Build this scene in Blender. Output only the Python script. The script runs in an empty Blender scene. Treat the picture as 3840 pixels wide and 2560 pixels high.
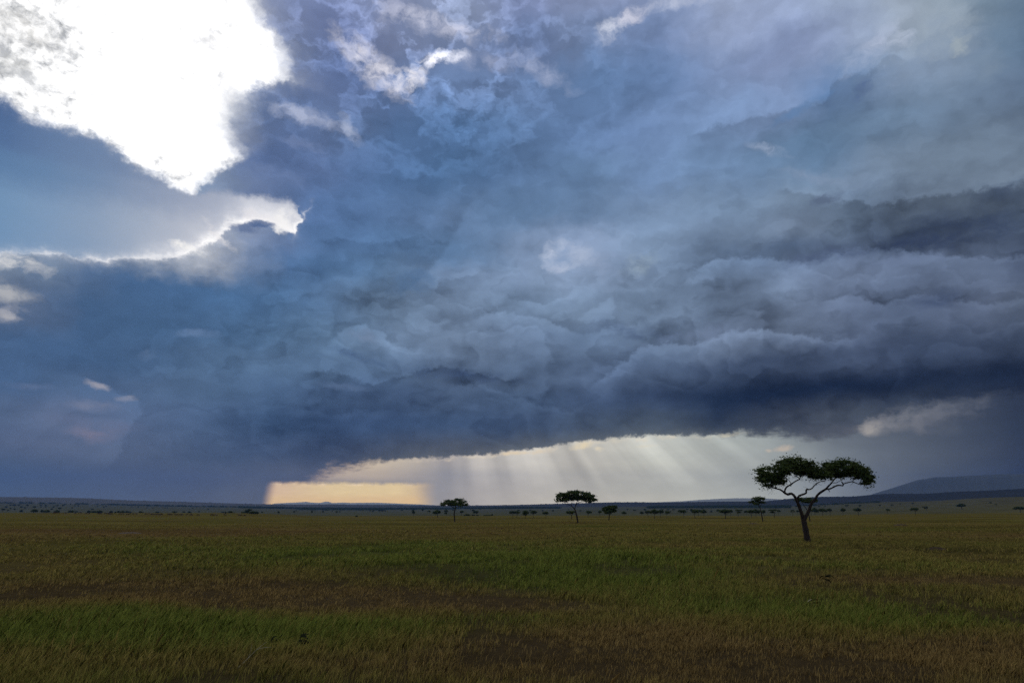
import bpy, bmesh, math, random
import numpy as np
from mathutils import Vector

scene = bpy.context.scene
C = scene.collection
R = math.radians

# ------------------------------------------------------------------ camera
FPX = 2560.0            # focal length in pixels of the 3840x2560 frame (24 mm on 36 mm)
HZ = 1893.0             # row of the level line in that frame
CAM_H = 3.2
PITCH = math.atan((HZ - 1280.0) / FPX)
cam_data = bpy.data.cameras.new('camera')
cam_data.sensor_width = 36.0
cam_data.lens = 24.0
cam_data.clip_start = 0.1
cam_data.clip_end = 40000.0
cam = bpy.data.objects.new('camera', cam_data)
cam.location = (0, 0, CAM_H)
cam.rotation_euler = (math.pi / 2 + PITCH, 0, 0)
C.objects.link(cam)
scene.camera = cam

CP, SP = math.cos(PITCH), math.sin(PITCH)

def azel(x, y):
    """direction of a point of the 3840x2560 frame as azimuth, elevation in radians"""
    cx = (np.asarray(x, float) - 1920.0) / FPX
    cy = (1280.0 - np.asarray(y, float)) / FPX
    dy = CP - cy * SP
    dz = SP + cy * CP
    return np.arctan2(cx, dy), np.arctan2(dz, np.sqrt(cx * cx + dy * dy))

def project(px, py, pz):
    """world point -> frame coordinates"""
    px = np.asarray(px, float); py = np.asarray(py, float); pz = np.asarray(pz, float) - CAM_H
    f = py * CP + pz * SP
    u = -py * SP + pz * CP
    f = np.maximum(f, 1e-3)
    return 1920.0 + FPX * px / f, 1280.0 - FPX * u / f

# ------------------------------------------------------------------ render settings
scene.view_settings.view_transform = 'Standard'
scene.view_settings.look = 'None'
scene.view_settings.exposure = 0.0
scene.view_settings.gamma = 1.0
scene.render.engine = 'CYCLES'
scene.cycles.use_denoising = False
scene.cycles.max_bounces = 5
scene.cycles.diffuse_bounces = 2
scene.cycles.transmission_bounces = 2
scene.cycles.volume_bounces = 0
scene.cycles.transparent_max_bounces = 8
scene.cycles.use_adaptive_sampling = True
scene.cycles.adaptive_threshold = 0.01

# ------------------------------------------------------------------ sun (behind the white cloud, upper left)
SUN_AZ, SUN_EL = (float(a) for a in azel(640, 330))
sl = bpy.data.lights.new('sun', 'SUN')
sl.energy = 0.8
sl.angle = R(12)
sl.color = (1.0, 0.95, 0.86)
so = bpy.data.objects.new('sun', sl)
so.rotation_euler = (math.pi / 2 - SUN_EL, 0, -SUN_AZ + math.pi)
# a sun lamp shines along its local -Z
sd = Vector((math.sin(SUN_AZ) * math.cos(SUN_EL), math.cos(SUN_AZ) * math.cos(SUN_EL), math.sin(SUN_EL)))
so.rotation_euler = sd.to_track_quat('Z', 'Y').to_euler()
so.location = (-20, -10, 30)
C.objects.link(so)

# ------------------------------------------------------------------ world: sky texture under procedural storm clouds
world = bpy.data.worlds.new('World')
scene.world = world
world.use_nodes = True
WT = world.node_tree
WT.nodes.clear()

class S:
    """a node socket with arithmetic"""
    __slots__ = ('s', 't')
    def __init__(self, s): self.s = s; self.t = NT[0]
    def __add__(a, b): return mth('ADD', a, b)
    def __radd__(a, b): return mth('ADD', b, a)
    def __sub__(a, b): return mth('SUBTRACT', a, b)
    def __rsub__(a, b): return mth('SUBTRACT', b, a)
    def __mul__(a, b): return mth('MULTIPLY', a, b)
    def __rmul__(a, b): return mth('MULTIPLY', b, a)
    def __truediv__(a, b): return mth('DIVIDE', a, b)
    def __neg__(a): return mth('MULTIPLY', a, -1.0)

NT = [WT]
SUB = [None]
class Sub:
    """builds the nodes made inside it as one node group, passing outer values in as they are used"""
    def __enter__(g):
        g.outer = NT[0]; g.tree = bpy.data.node_groups.new('cloud_part', 'ShaderNodeTree')
        g.gin = g.tree.nodes.new('NodeGroupInput'); g.caps = []
        g.node = g.outer.nodes.new('ShaderNodeGroup'); NT[0] = g.tree; SUB[0] = g
        return g
    def capture(g, v):
        for i, (w, _) in enumerate(g.caps):
            if w.s == v.s: return g.gin.outputs[i]
        ty = {'VALUE': 'NodeSocketFloat', 'RGBA': 'NodeSocketColor', 'VECTOR': 'NodeSocketVector'}[v.s.type]
        g.tree.interface.new_socket('i%d' % len(g.caps), in_out='INPUT', socket_type=ty)
        g.caps.append((v, ty)); return g.gin.outputs[len(g.caps) - 1]
    def result(g, v):
        ty = {'VALUE': 'NodeSocketFloat', 'RGBA': 'NodeSocketColor', 'VECTOR': 'NodeSocketVector'}[v.s.type]
        g.tree.interface.new_socket('o', in_out='OUTPUT', socket_type=ty)
        go = g.tree.nodes.new('NodeGroupOutput'); g.tree.links.new(v.s, go.inputs[0])
    def __exit__(g, *a):
        NT[0] = g.outer; SUB[0] = None
        g.node.node_tree = g.tree
        for i, (v, _) in enumerate(g.caps): g.outer.links.new(v.s, g.node.inputs[i])
    @property
    def out(g): return S(g.node.outputs[0])
def grouped(f):
    def w(*a, **k):
        if SUB[0] is not None: return f(*a, **k)
        with Sub() as g: g.result(f(*a, **k))
        return g.out
    return w
def put(sock, v):
    if isinstance(v, S):
        src = v.s if v.t == NT[0] or SUB[0] is None else SUB[0].capture(v)
        NT[0].links.new(src, sock)
    else: sock.default_value = v
def mth(op, a, b=None, c=None, clamp=False):
    n = NT[0].nodes.new('ShaderNodeMath'); n.operation = op; n.use_clamp = clamp
    put(n.inputs[0], a)
    if b is not None: put(n.inputs[1], b)
    if c is not None: put(n.inputs[2], c)
    return S(n.outputs[0])
def mn(a, b): return mth('MINIMUM', a, b)
def mx(a, b): return mth('MAXIMUM', a, b)
def clampv(a): return mn(mx(a, 0.0), 1.0)
def ramp01(a, lo, hi, smooth=True):
    k = 1.0 / (hi - lo)
    t = clampv(mth('MULTIPLY_ADD', a, k, -lo * k))
    if not smooth: return t
    return t * t * mth('MULTIPLY_ADD', t, -2.0, 3.0)
def combine(x, y, z=0.0):
    n = NT[0].nodes.new('ShaderNodeCombineXYZ')
    put(n.inputs[0], x); put(n.inputs[1], y); put(n.inputs[2], z)
    return S(n.outputs[0])
def mixc(fac, a, b):
    n = NT[0].nodes.new('ShaderNodeMix'); n.data_type = 'RGBA'; n.clamp_factor = True
    put(n.inputs[0], fac)
    put(n.inputs[6], a if isinstance(a, S) else (*a, 1.0))
    put(n.inputs[7], b if isinstance(b, S) else (*b, 1.0))
    return S(n.outputs[2])
def vmul(a, k):
    n = NT[0].nodes.new('ShaderNodeVectorMath'); n.operation = 'SCALE'
    put(n.inputs[0], a); put(n.inputs['Scale'], k)
    return S(n.outputs[0])
def cmul(c, k):
    """colour times number, without leaving the colour type"""
    n = NT[0].nodes.new('ShaderNodeCombineColor')
    for i in range(3): put(n.inputs[i], k[i] if isinstance(k, tuple) else k)
    m = NT[0].nodes.new('ShaderNodeMix'); m.data_type = 'RGBA'; m.blend_type = 'MULTIPLY'; m.clamp_result = False
    m.inputs[0].default_value = 1.0
    put(m.inputs[6], c); put(m.inputs[7], S(n.outputs[0]))
    return S(m.outputs[2])
def vadd(a, b):
    n = NT[0].nodes.new('ShaderNodeVectorMath'); n.operation = 'ADD'
    put(n.inputs[0], a); put(n.inputs[1], b)
    return S(n.outputs[0])
def noise(vec, scale, detail=6.0, rough=0.55, dist=0.0, lac=2.0, color=False):
    n = NT[0].nodes.new('ShaderNodeTexNoise')
    put(n.inputs['Vector'], vec)
    n.inputs['Scale'].default_value = scale
    n.inputs['Detail'].default_value = detail
    n.inputs['Roughness'].default_value = rough
    n.inputs['Lacunarity'].default_value = lac
    n.inputs['Distortion'].default_value = dist
    return S(n.outputs['Color' if color else 'Fac'])
def voro(vec, scale, detail=2.0, rough=0.5, smooth=0.35):
    n = NT[0].nodes.new('ShaderNodeTexVoronoi')
    n.feature = 'SMOOTH_F1'; n.voronoi_dimensions = '2D'; n.normalize = True
    put(n.inputs['Vector'], vec)
    n.inputs['Scale'].default_value = scale
    n.inputs['Detail'].default_value = detail
    n.inputs['Roughness'].default_value = rough
    n.inputs['Smoothness'].default_value = smooth
    return S(n.outputs['Distance'])
def lin(c):
    out = []
    for v in c:
        v = v / 255.0
        out.append(v / 12.92 if v <= 0.04045 else ((v + 0.055) / 1.055) ** 2.4)
    return tuple(out)

DEG = 180 / math.pi
D2 = 3840.0 / 2352.0            # layout below was read off a 2352 px wide view
def A(x, y):
    a, e = azel(np.asarray(x, float) * D2, np.asarray(y, float) * D2)
    return a * DEG, e * DEG

tc = WT.nodes.new('ShaderNodeTexCoord')
nrm = WT.nodes.new('ShaderNodeVectorMath'); nrm.operation = 'NORMALIZE'
WT.links.new(tc.outputs['Generated'], nrm.inputs[0])
sep = WT.nodes.new('ShaderNodeSeparateXYZ')
WT.links.new(nrm.outputs[0], sep.inputs[0])
X, Y, Z = (S(sep.outputs[i]) for i in range(3))
az = mth('ARCTAN2', X, Y) * DEG
el = mth('ARCSINE', Z) * DEG

# domain warps
P0 = combine(az, el * 1.35)
wA = noise(P0, 0.11, 5.0, 0.58, color=True)
wB = noise(P0, 0.75, 5.0, 0.62, color=True)
def sepv(v):
    n = NT[0].nodes.new('ShaderNodeSeparateColor'); put(n.inputs[0], v)
    return S(n.outputs[0]), S(n.outputs[1])
ax, ay = sepv(wA); bx, by = sepv(wB)
dA_x = (ax - 0.5); dA_y = (ay - 0.5); dB_x = (bx - 0.5); dB_y = (by - 0.5)
# the warp shrinks towards the horizon, where the clouds are far off and small
ws = ramp01(el, 0.0, 16.0, False) * 0.85 + 0.15
U1 = az + (dA_x * 7.0 + dB_x * 1.6) * ws
V1 = el + (dA_y * 4.5 + dB_y * 1.4) * ws
U2 = az + (dA_x * 2.2 + dB_x * 1.5) * ws
V2 = el + (dA_y * 1.4 + dB_y * 1.3) * ws

AZ0, AZ1 = -44.0, 44.0
def un(u): return (u - AZ0) * (1.0 / (AZ1 - AZ0))
@grouped
def grid(xs, ys, cols, U, V):
    """rows of colours over azimuth, blended over elevation. xs, ys in layout pixels"""
    xs = np.array(xs, float); ys = np.array(ys, float)
    G = np.array([[lin(c) for c in r] for r in cols])
    # resample onto lines of equal elevation
    els = [float(A(1176, y)[1]) for y in ys]
    un_ = un(U)
    out = None
    n = 31
    prev = None
    for i, e in enumerate(els):
        n_r = NT[0].nodes.new('ShaderNodeValToRGB'); cr = n_r.color_ramp
        cr.interpolation = 'LINEAR' if False else 'B_SPLINE' if False else 'EASE'
        cr.interpolation = 'LINEAR'
        stops = np.linspace(-42, 42, n)
        res = []
        for a in stops:
            # frame point for (a, e)
            ra, re = R(a), R(e)
            px, py = project(math.sin(ra) * math.cos(re) * 1000, math.cos(ra) * math.cos(re) * 1000, math.sin(re) * 1000 + CAM_H)
            px = float(px) / D2; py = float(py) / D2
            px = min(max(px, xs[0]), xs[-1]); py = min(max(py, ys[0]), ys[-1])
            j = min(max(int(np.searchsorted(xs, px)) - 1, 0), len(xs) - 2)
            k = min(max(int(np.searchsorted(ys, py)) - 1, 0), len(ys) - 2)
            fx = (px - xs[j]) / (xs[j + 1] - xs[j]); fy = (py - ys[k]) / (ys[k + 1] - ys[k])
            c = (G[k, j] * (1 - fx) + G[k, j + 1] * fx) * (1 - fy) + (G[k + 1, j] * (1 - fx) + G[k + 1, j + 1] * fx) * fy
            res.append(c)
        els_n = cr.elements
        els_n[0].position = (stops[0] - AZ0) / (AZ1 - AZ0); els_n[0].color = (*res[0], 1)
        els_n[1].position = (stops[-1] - AZ0) / (AZ1 - AZ0); els_n[1].color = (*res[-1], 1)
        for a, c in zip(stops[1:-1], res[1:-1]):
            t = els_n.new((a - AZ0) / (AZ1 - AZ0)); t.color = (*c, 1)
        put(n_r.inputs[0], un_)
        row = S(n_r.outputs[0])
        if out is None: out = row
        else:
            # els goes from high to low
            f = ramp01(V, prev, e)
            out = mixc(f, out, row)
        prev = e
    return out

@grouped
def curve_el(pts, U, lo=-5.0, hi=55.0):
    """elevation of an outline as a function of azimuth; pts in layout pixels"""
    a, e = A([p[0] for p in pts], [p[1] for p in pts])
    n = NT[0].nodes.new('ShaderNodeFloatCurve')
    cm = n.mapping.curves[0]
    pts2 = sorted(((x - AZ0) / (AZ1 - AZ0), (v - lo) / (hi - lo)) for x, v in zip(a, e))
    pts2 = [p for p in pts2 if 0 < p[0] < 1]
    pts2 = [(0.0, pts2[0][1])] + pts2 + [(1.0, pts2[-1][1])]
    cm.points[0].location = pts2[0]; cm.points[1].location = pts2[-1]
    for p in pts2[1:-1]: cm.points.new(*p)
    for p in cm.points: p.handle_type = 'VECTOR'
    n.mapping.update()
    put(n.inputs['Value'], un(U))
    return S(n.outputs[0]) * (hi - lo) + lo
@grouped
def curve_az(pts, V, lo=-5.0, hi=45.0):
    """azimuth of an outline as a function of elevation"""
    a, e = A([p[0] for p in pts], [p[1] for p in pts])
    n = NT[0].nodes.new('ShaderNodeFloatCurve')
    cm = n.mapping.curves[0]
    pts2 = sorted(((v - lo) / (hi - lo), (x - AZ0) / (AZ1 - AZ0)) for x, v in zip(a, e))
    pts2 = [(0.0, pts2[0][1])] + pts2 + [(1.0, pts2[-1][1])]
    cm.points[0].location = pts2[0]; cm.points[1].location = pts2[-1]
    for p in pts2[1:-1]: cm.points.new(*p)
    for p in cm.points: p.handle_type = 'VECTOR'
    n.mapping.update()
    put(n.inputs['Value'], (V - lo) * (1.0 / (hi - lo)))
    return S(n.outputs[0]) * (AZ1 - AZ0) + AZ0

XS = [0, 150, 300, 450, 600, 750, 900, 1050, 1200, 1350, 1500, 1650, 1800, 1950, 2100, 2250, 2352]
W = (225, 226, 228)
YS = [-60, 0, 100, 200, 300, 400, 500, 560, 620, 700, 780, 860, 920, 980, 1040, 1100, 1165]
GR = [
 [(150,152,155),W,W,W,(118,130,165),(112,124,160),(120,132,165),(130,142,175),(115,128,165),(140,152,188),(135,150,185),(155,168,200),(150,165,195),(150,165,190),(160,172,190),(120,138,158),(85,105,130)],
 [(155,155,152),W,W,W,(118,130,165),(112,124,165),(125,135,170),(135,148,180),(112,125,165),(140,152,188),(130,145,185),(155,168,200),(150,165,200),(150,165,190),(165,178,195),(118,138,158),(85,108,135)],
 [(200,200,198),W,W,W,(104,118,154),(95,110,152),(118,130,166),(110,125,160),(100,118,158),(118,136,174),(105,128,170),(130,148,188),(135,150,190),(148,164,200),(160,175,200),(105,125,150),(95,118,145)],
 [(205,205,206),W,W,W,(88,108,148),(82,102,145),(86,108,150),(100,122,162),(98,120,160),(92,120,162),(98,125,168),(120,142,182),(140,158,198),(90,122,166),(98,124,156),(112,130,156),(92,112,140)],
 [(58,94,140),(92,120,156),(170,180,195),(120,134,168),(84,104,145),(104,122,160),(80,108,150),(80,110,153),(90,117,158),(100,127,170),(112,137,180),(122,148,190),(94,130,172),(102,128,160),(112,133,160),(115,134,158),(105,122,145)],
 [(85,125,165),(93,127,168),(96,124,162),(125,145,175),(82,102,146),(84,108,153),(82,111,154),(80,111,153),(88,114,153),(94,120,155),(112,138,178),(110,138,175),(118,140,166),(120,141,170),(120,138,162),(116,133,155),(108,124,145)],
 [(112,148,184),(122,153,184),(132,154,180),(160,172,194),(108,124,160),(84,114,160),(88,116,158),(98,123,160),(84,109,142),(98,121,154),(118,140,172),(120,141,170),(124,142,170),(96,114,140),(78,92,116),(72,86,110),(62,76,100)],
 [(145,165,190),(150,168,190),(170,178,195),(200,203,212),(82,108,150),(78,108,150),(83,113,154),(90,118,155),(112,133,166),(128,146,178),(114,135,165),(104,124,155),(82,100,128),(86,102,130),(54,68,94),(56,68,94),(48,58,84)],
 [(110,122,145),(72,98,138),(68,98,140),(66,96,138),(68,100,143),(76,108,150),(86,114,150),(106,127,160),(116,137,169),(122,142,174),(113,134,166),(92,112,142),(86,104,136),(102,118,148),(88,103,132),(94,109,137),(74,88,112)],
 [(100,112,138),(68,96,136),(66,96,136),(68,100,140),(70,102,143),(86,113,150),(100,123,154),(110,131,163),(106,128,160),(108,129,160),(106,127,158),(104,123,154),(110,127,155),(97,113,144),(82,97,126),(85,98,126),(80,93,117)],
 [(66,92,130),(62,90,130),(68,96,134),(70,98,138),(76,106,144),(88,114,147),(94,115,146),(104,124,155),(95,115,147),(86,106,137),(88,107,137),(97,114,144),(90,106,136),(82,96,125),(68,82,110),(62,75,101),(54,66,90)],
 [(64,90,128),(70,96,133),(64,90,128),(80,106,140),(83,109,144),(77,101,135),(74,95,126),(81,100,131),(79,98,128),(76,94,125),(72,89,119),(40,54,80),(32,45,70),(32,45,70),(30,42,65),(26,37,58),(24,34,54)],
 [(76,97,130),(86,102,133),(86,104,135),(79,103,138),(67,91,126),(64,85,119),(62,81,113),(71,90,121),(67,86,116),(62,79,109),(52,68,98),(22,35,58),(18,29,50),(19,30,51),(32,41,60),(38,45,61),(31,38,54)],
 [(84,98,130),(90,103,134),(74,92,126),(71,91,125),(59,82,116),(55,75,109),(52,71,103),(58,77,108),(56,73,102),(60,74,96),(64,76,92),(38,50,70),(66,74,88),(76,84,96),(72,82,97),(58,68,86),(46,56,74)],
 [(70,90,126),(77,95,129),(80,97,130),(69,88,121),(62,80,113),(58,72,99),(62,72,92),(70,78,92),(75,83,95),(78,86,96),(80,88,98),(82,90,100),(82,90,100),(80,88,100),(72,82,98),(58,68,86),(46,56,74)],
 [(66,88,126),(71,90,126),(75,93,128),(75,91,124),(80,94,122),(80,90,112),(80,88,104),(80,88,100),(80,88,100),(80,88,100),(80,88,100),(82,90,100),(82,90,100),(80,88,100),(72,82,98),(58,68,86),(46,56,74)],
 [(76,97,130),(78,97,129),(80,97,128),(82,97,126),(88,101,126),(85,95,115),(80,88,104),(80,88,100),(80,88,100),(80,88,100),(80,88,100),(82,90,100),(82,90,100),(80,88,100),(72,82,98),(58,68,86),(46,56,74)],
]
storm = grid(XS, YS, GR, U1, V1)

# ---- relief of the cloud masses: light comes from the upper left
lowdet = ramp01(el, 2.0, 13.0)                       # finer texture towards the base
Pd = combine(U2, V2 * 1.7)
sc_lo, sc_hi = 0.32, 0.13
@grouped
def relief(vec, scale, detail, rough, off, sm=None):
    if sm is None:
        a = noise(vec, scale, detail, rough); b = noise(vadd(vec, off), scale, detail, rough)
        return a - b
    a = voro(vec, scale, detail, rough, sm); b = voro(vadd(vec, off), scale, detail, rough, sm)
    return b - a
r1 = relief(Pd, 0.12, 7.0, 0.52, (-1.3, 2.0, 0.0))
r2 = relief(Pd, 0.42, 5.0, 0.5, (-0.5, 0.9, 0.0))
rel = r1 * 1.0 + r2 * (0.6 - lowdet * 0.3)
# where the relief is strong: strong in the big cumulus, weak in the rain at lower left
rainy = ramp01(az, -31.0, -16.0) * 0.35 + 0.65
nearhz = ramp01(el, 1.5, 6.0) * 0.75 + 0.25
# overlapping banks: a soft sawtooth of a slow noise gives lobes with one crisp side
@grouped
def lobes(vec, scale, k, detail, rough):
    f = mth('FRACT', noise(vec, scale, detail, rough) * k)
    return f - ramp01(f, 0.82, 1.0)
lb = lobes(combine(U2 + 13.0, V2 * 1.5), 0.085, 7.0, 3.5, 0.5)
lb2 = lobes(combine(U2 - 31.0, V2 * 1.9 + 5.0), 0.16, 5.0, 3.5, 0.5)
lk = 0.40 + 0.60 * ramp01(el, 24.0, 15.0)
rel = rel * 0.8 + ((lb - 0.4) * 0.17 + (lb2 - 0.4) * 0.12) * lk
midk = ramp01(el, 1.5, 5.0) * ramp01(el, 25.0, 17.0) * ramp01(az, -31.0, -14.0)
gain = rel * rainy * nearhz * (1.1 + midk * 0.55) + 1.0
rimn = noise(combine(az, el), 1.6, 6.0, 0.65)
wn = noise(combine(U2, V2 * 1.5), 0.55, 8.0, 0.62)
@grouped
def bank(pts, x0, x1, k, fade, k2=0.0, fade2=1.0, soft=0.22, wx=60):
    """one cloud bank in front of another: outline in layout pixels, lighter (k > 0) or darker below it"""
    e = curve_el(pts, az + dA_x * 1.2 + dB_x * 1.1)
    d = el + dB_y * 1.2 + (rimn - 0.5) * 0.9 - e
    inside = ramp01(d, soft, -soft)
    g = inside * mth('EXPONENT', mn(d, 0.0) * (1 / fade)) * k
    if k2: g = g + (1.0 - inside) * mth('EXPONENT', -(mx(d, 0.0) * (1 / fade2))) * k2
    a0, a1 = float(A(x0, 700)[0]), float(A(x1, 700)[0]); w = abs(float(A(x0 + wx, 700)[0]) - a0)
    win = ramp01(az, a0, a0 + w)
    if x1 < 2300: win = win * ramp01(az, a1, a1 - w)
    return g * win
bk = bank([(860,800),(890,730),(915,690),(945,655),(985,625),(1010,590),(1040,545),(1055,505),(1085,470),(1120,440),(1180,410),(1250,400),(1330,420)], 880, 1330, .11, 4.0, -.06, 2.0, .5)
for b in [([(1300,930),(1350,895),(1380,870),(1420,835),(1470,800),(1530,785),(1600,792),(1650,770),(1720,755),(1800,765),(1900,782),(2000,770)], 1330, 2000, .30, 1.8, -.16, 1.6),
          ([(1560,330),(1640,292),(1720,272),(1780,262),(1850,245),(1900,235),(1912,190),(1950,170),(2000,165),(2050,130),(2150,150)], 1580, 2200, -.20, 4.5, .10, 1.5),
          ([(690,852),(760,850),(800,866),(850,882),(900,872),(960,855),(1010,842),(1100,856),(1200,875)], 690, 1220, -.26, 1.2, .10, 1.2),
          ([(740,800),(765,775),(790,757),(830,748),(870,760),(900,790),(950,806),(1000,800)], 740, 990, .20, 1.2, -.08, 1.0),
          ([(1780,436),(1900,455),(2000,472),(2100,458),(2200,445),(2352,425)], 1790, 2352, -.24, 2.0, .12, 1.5),
          ([(1560,640),(1640,596),(1750,588),(1850,604),(1950,572),(2050,576),(2150,584),(2300,596)], 1570, 2352, .26, 1.5, -.14, 1.4),
          ([(1850,700),(1950,680),(2030,700),(2120,672),(2200,690),(2300,700),(2352,690)], 1860, 2352, .18, 1.4, -.18, 1.2),
          ([(1050,740),(1150,715),(1260,735),(1340,770),(1420,750),(1500,735)], 1060, 1520, .14, 1.8, -.12, 1.4),
          ([(1000,900),(1080,880),(1170,905),(1240,930),(1320,945)], 1010, 1330, .18, 1.2, -.08, 1.0),
          ([(300,860),(380,840),(480,850),(600,835),(700,840)], 300, 720, .10, 2.0, -.05, 1.0),
          ([(320,960),(420,935),(520,945),(640,930),(760,950),(900,940)], 300, 920, .10, 1.2, -.07, 1.0),
          ([(700,560),(780,545),(870,560),(960,545),(1040,555)], 690, 1060, -.12, 2.0, .12, .8),
          ([(480,330),(560,300),(640,268),(720,262),(800,285),(830,310)], 500, 850, -.14, 1.8, .18, .7),
          ([(760,215),(850,205),(940,200),(1020,195),(1100,185),(1250,190)], 770, 1290, -.12, 3.5, .12, 1.2)]:
    bk = bk + bank(*b[:3], *b[3:])
# the lit, rain-veiled flank at lower left, behind the edge of the storm
ebx = curve_az([(120,800),(180,865),(246,880),(268,905),(322,915),(332,945),(316,965),(298,990),(284,1020),(270,1060),(200,1110)], el + dB_y * 0.6)
dl = ebx - (az + dB_x * 1.5 + (rimn - 0.5) * 0.8)
bk = bk + ramp01(dl, -0.15, 0.25) * mth('EXPONENT', -(mx(dl, 0.0) * 0.12)) * ramp01(el, 2.0, 3.6) * ramp01(el, 9.6, 8.0) * 0.26
# torn light edges between the lumps, strongest high up left of the middle
rg = 1.0 - mth('ABSOLUTE', noise(combine(U2 + 7.0, V2 * 1.7), 0.13, 5.0, 0.6) * 2.0 - 1.0) * 1.0
ca_, ce_ = (float(v) for v in A(930, 120))
reg = mth('EXPONENT', -(mth('POWER', mth('ABSOLUTE', (az - ca_) * (1 / 14.0)), 2.0) + mth('POWER', mth('ABSOLUTE', (el - ce_) * (1 / 7.0)), 2.0)))
tear = ramp01(rg, 0.86, 1.0) * (wn * 2.2 - 0.5)
bk = bk + clampv(tear) * (reg * 1.3 + 0.05)
broad = noise(combine(U2 * 1.0 + 40.0, V2 * 1.9), 0.075, 3.0, 0.5)
gain = gain + ((ramp01(broad, 0.36, 0.62) - 0.5) * 0.30) * (midk * 0.8 + 0.2)
cc_, ce2 = (float(v) for v in A(1330, 600))
cen = mth('EXPONENT', -(mth('POWER', mth('ABSOLUTE', (az - cc_) * (1 / 13.0)), 2.0) + mth('POWER', mth('ABSOLUTE', (el - ce2) * (1 / 6.5)), 2.0)))
gain = gain + cen * 0.20
storm = cmul(storm, mx(gain + bk * (1.0 + midk * 0.7), 0.3))
hi_ = ramp01(el, 12.0, 26.0)
storm = cmul(storm, (1.08 - hi_ * 0.08, 1.035 - hi_ * 0.035, 0.93 + hi_ * 0.03))

# ---- small bright or dark shreds
wn2 = noise(combine(U2, V2 * 1.5), 0.28, 7.0, 0.6)
Tn = (wn - 0.5) * 3.8 + (wn2 - 0.5) * 1.2 + 1.0
UV1 = combine(U2, V2, 1.0)
def vdot(a, k):
    n = NT[0].nodes.new('ShaderNodeVectorMath'); n.operation = 'DOT_PRODUCT'
    put(n.inputs[0], a); n.inputs[1].default_value = k
    return S(n.outputs['Value'])
@grouped
def blob(base, x, y, rx, ry, col, rot=0.0, k=1.0, hard=2.2):
    a, e = A(x, y); a2, _ = A(x + 20, y); _, e2 = A(x, y - 20)
    sx, sy = rx * abs(float(a2 - a)) / 20, ry * abs(float(e2 - e)) / 20
    c, s = math.cos(R(rot)), math.sin(R(rot)); a, e = float(a), float(e)
    p = vdot(UV1, (c / sx, s / sx, -(a * c + e * s) / sx))
    q = vdot(UV1, (-s / sy, c / sy, -(e * c - a * s) / sy))
    g = mth('POWER', math.exp(-1), mth('MULTIPLY_ADD', p, p, q * q))
    m = clampv(mth('MULTIPLY_ADD', g * Tn, hard * 0.62, -0.16 * hard)) * (k * 0.92)
    return mixc(m, base, lin(col))

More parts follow.
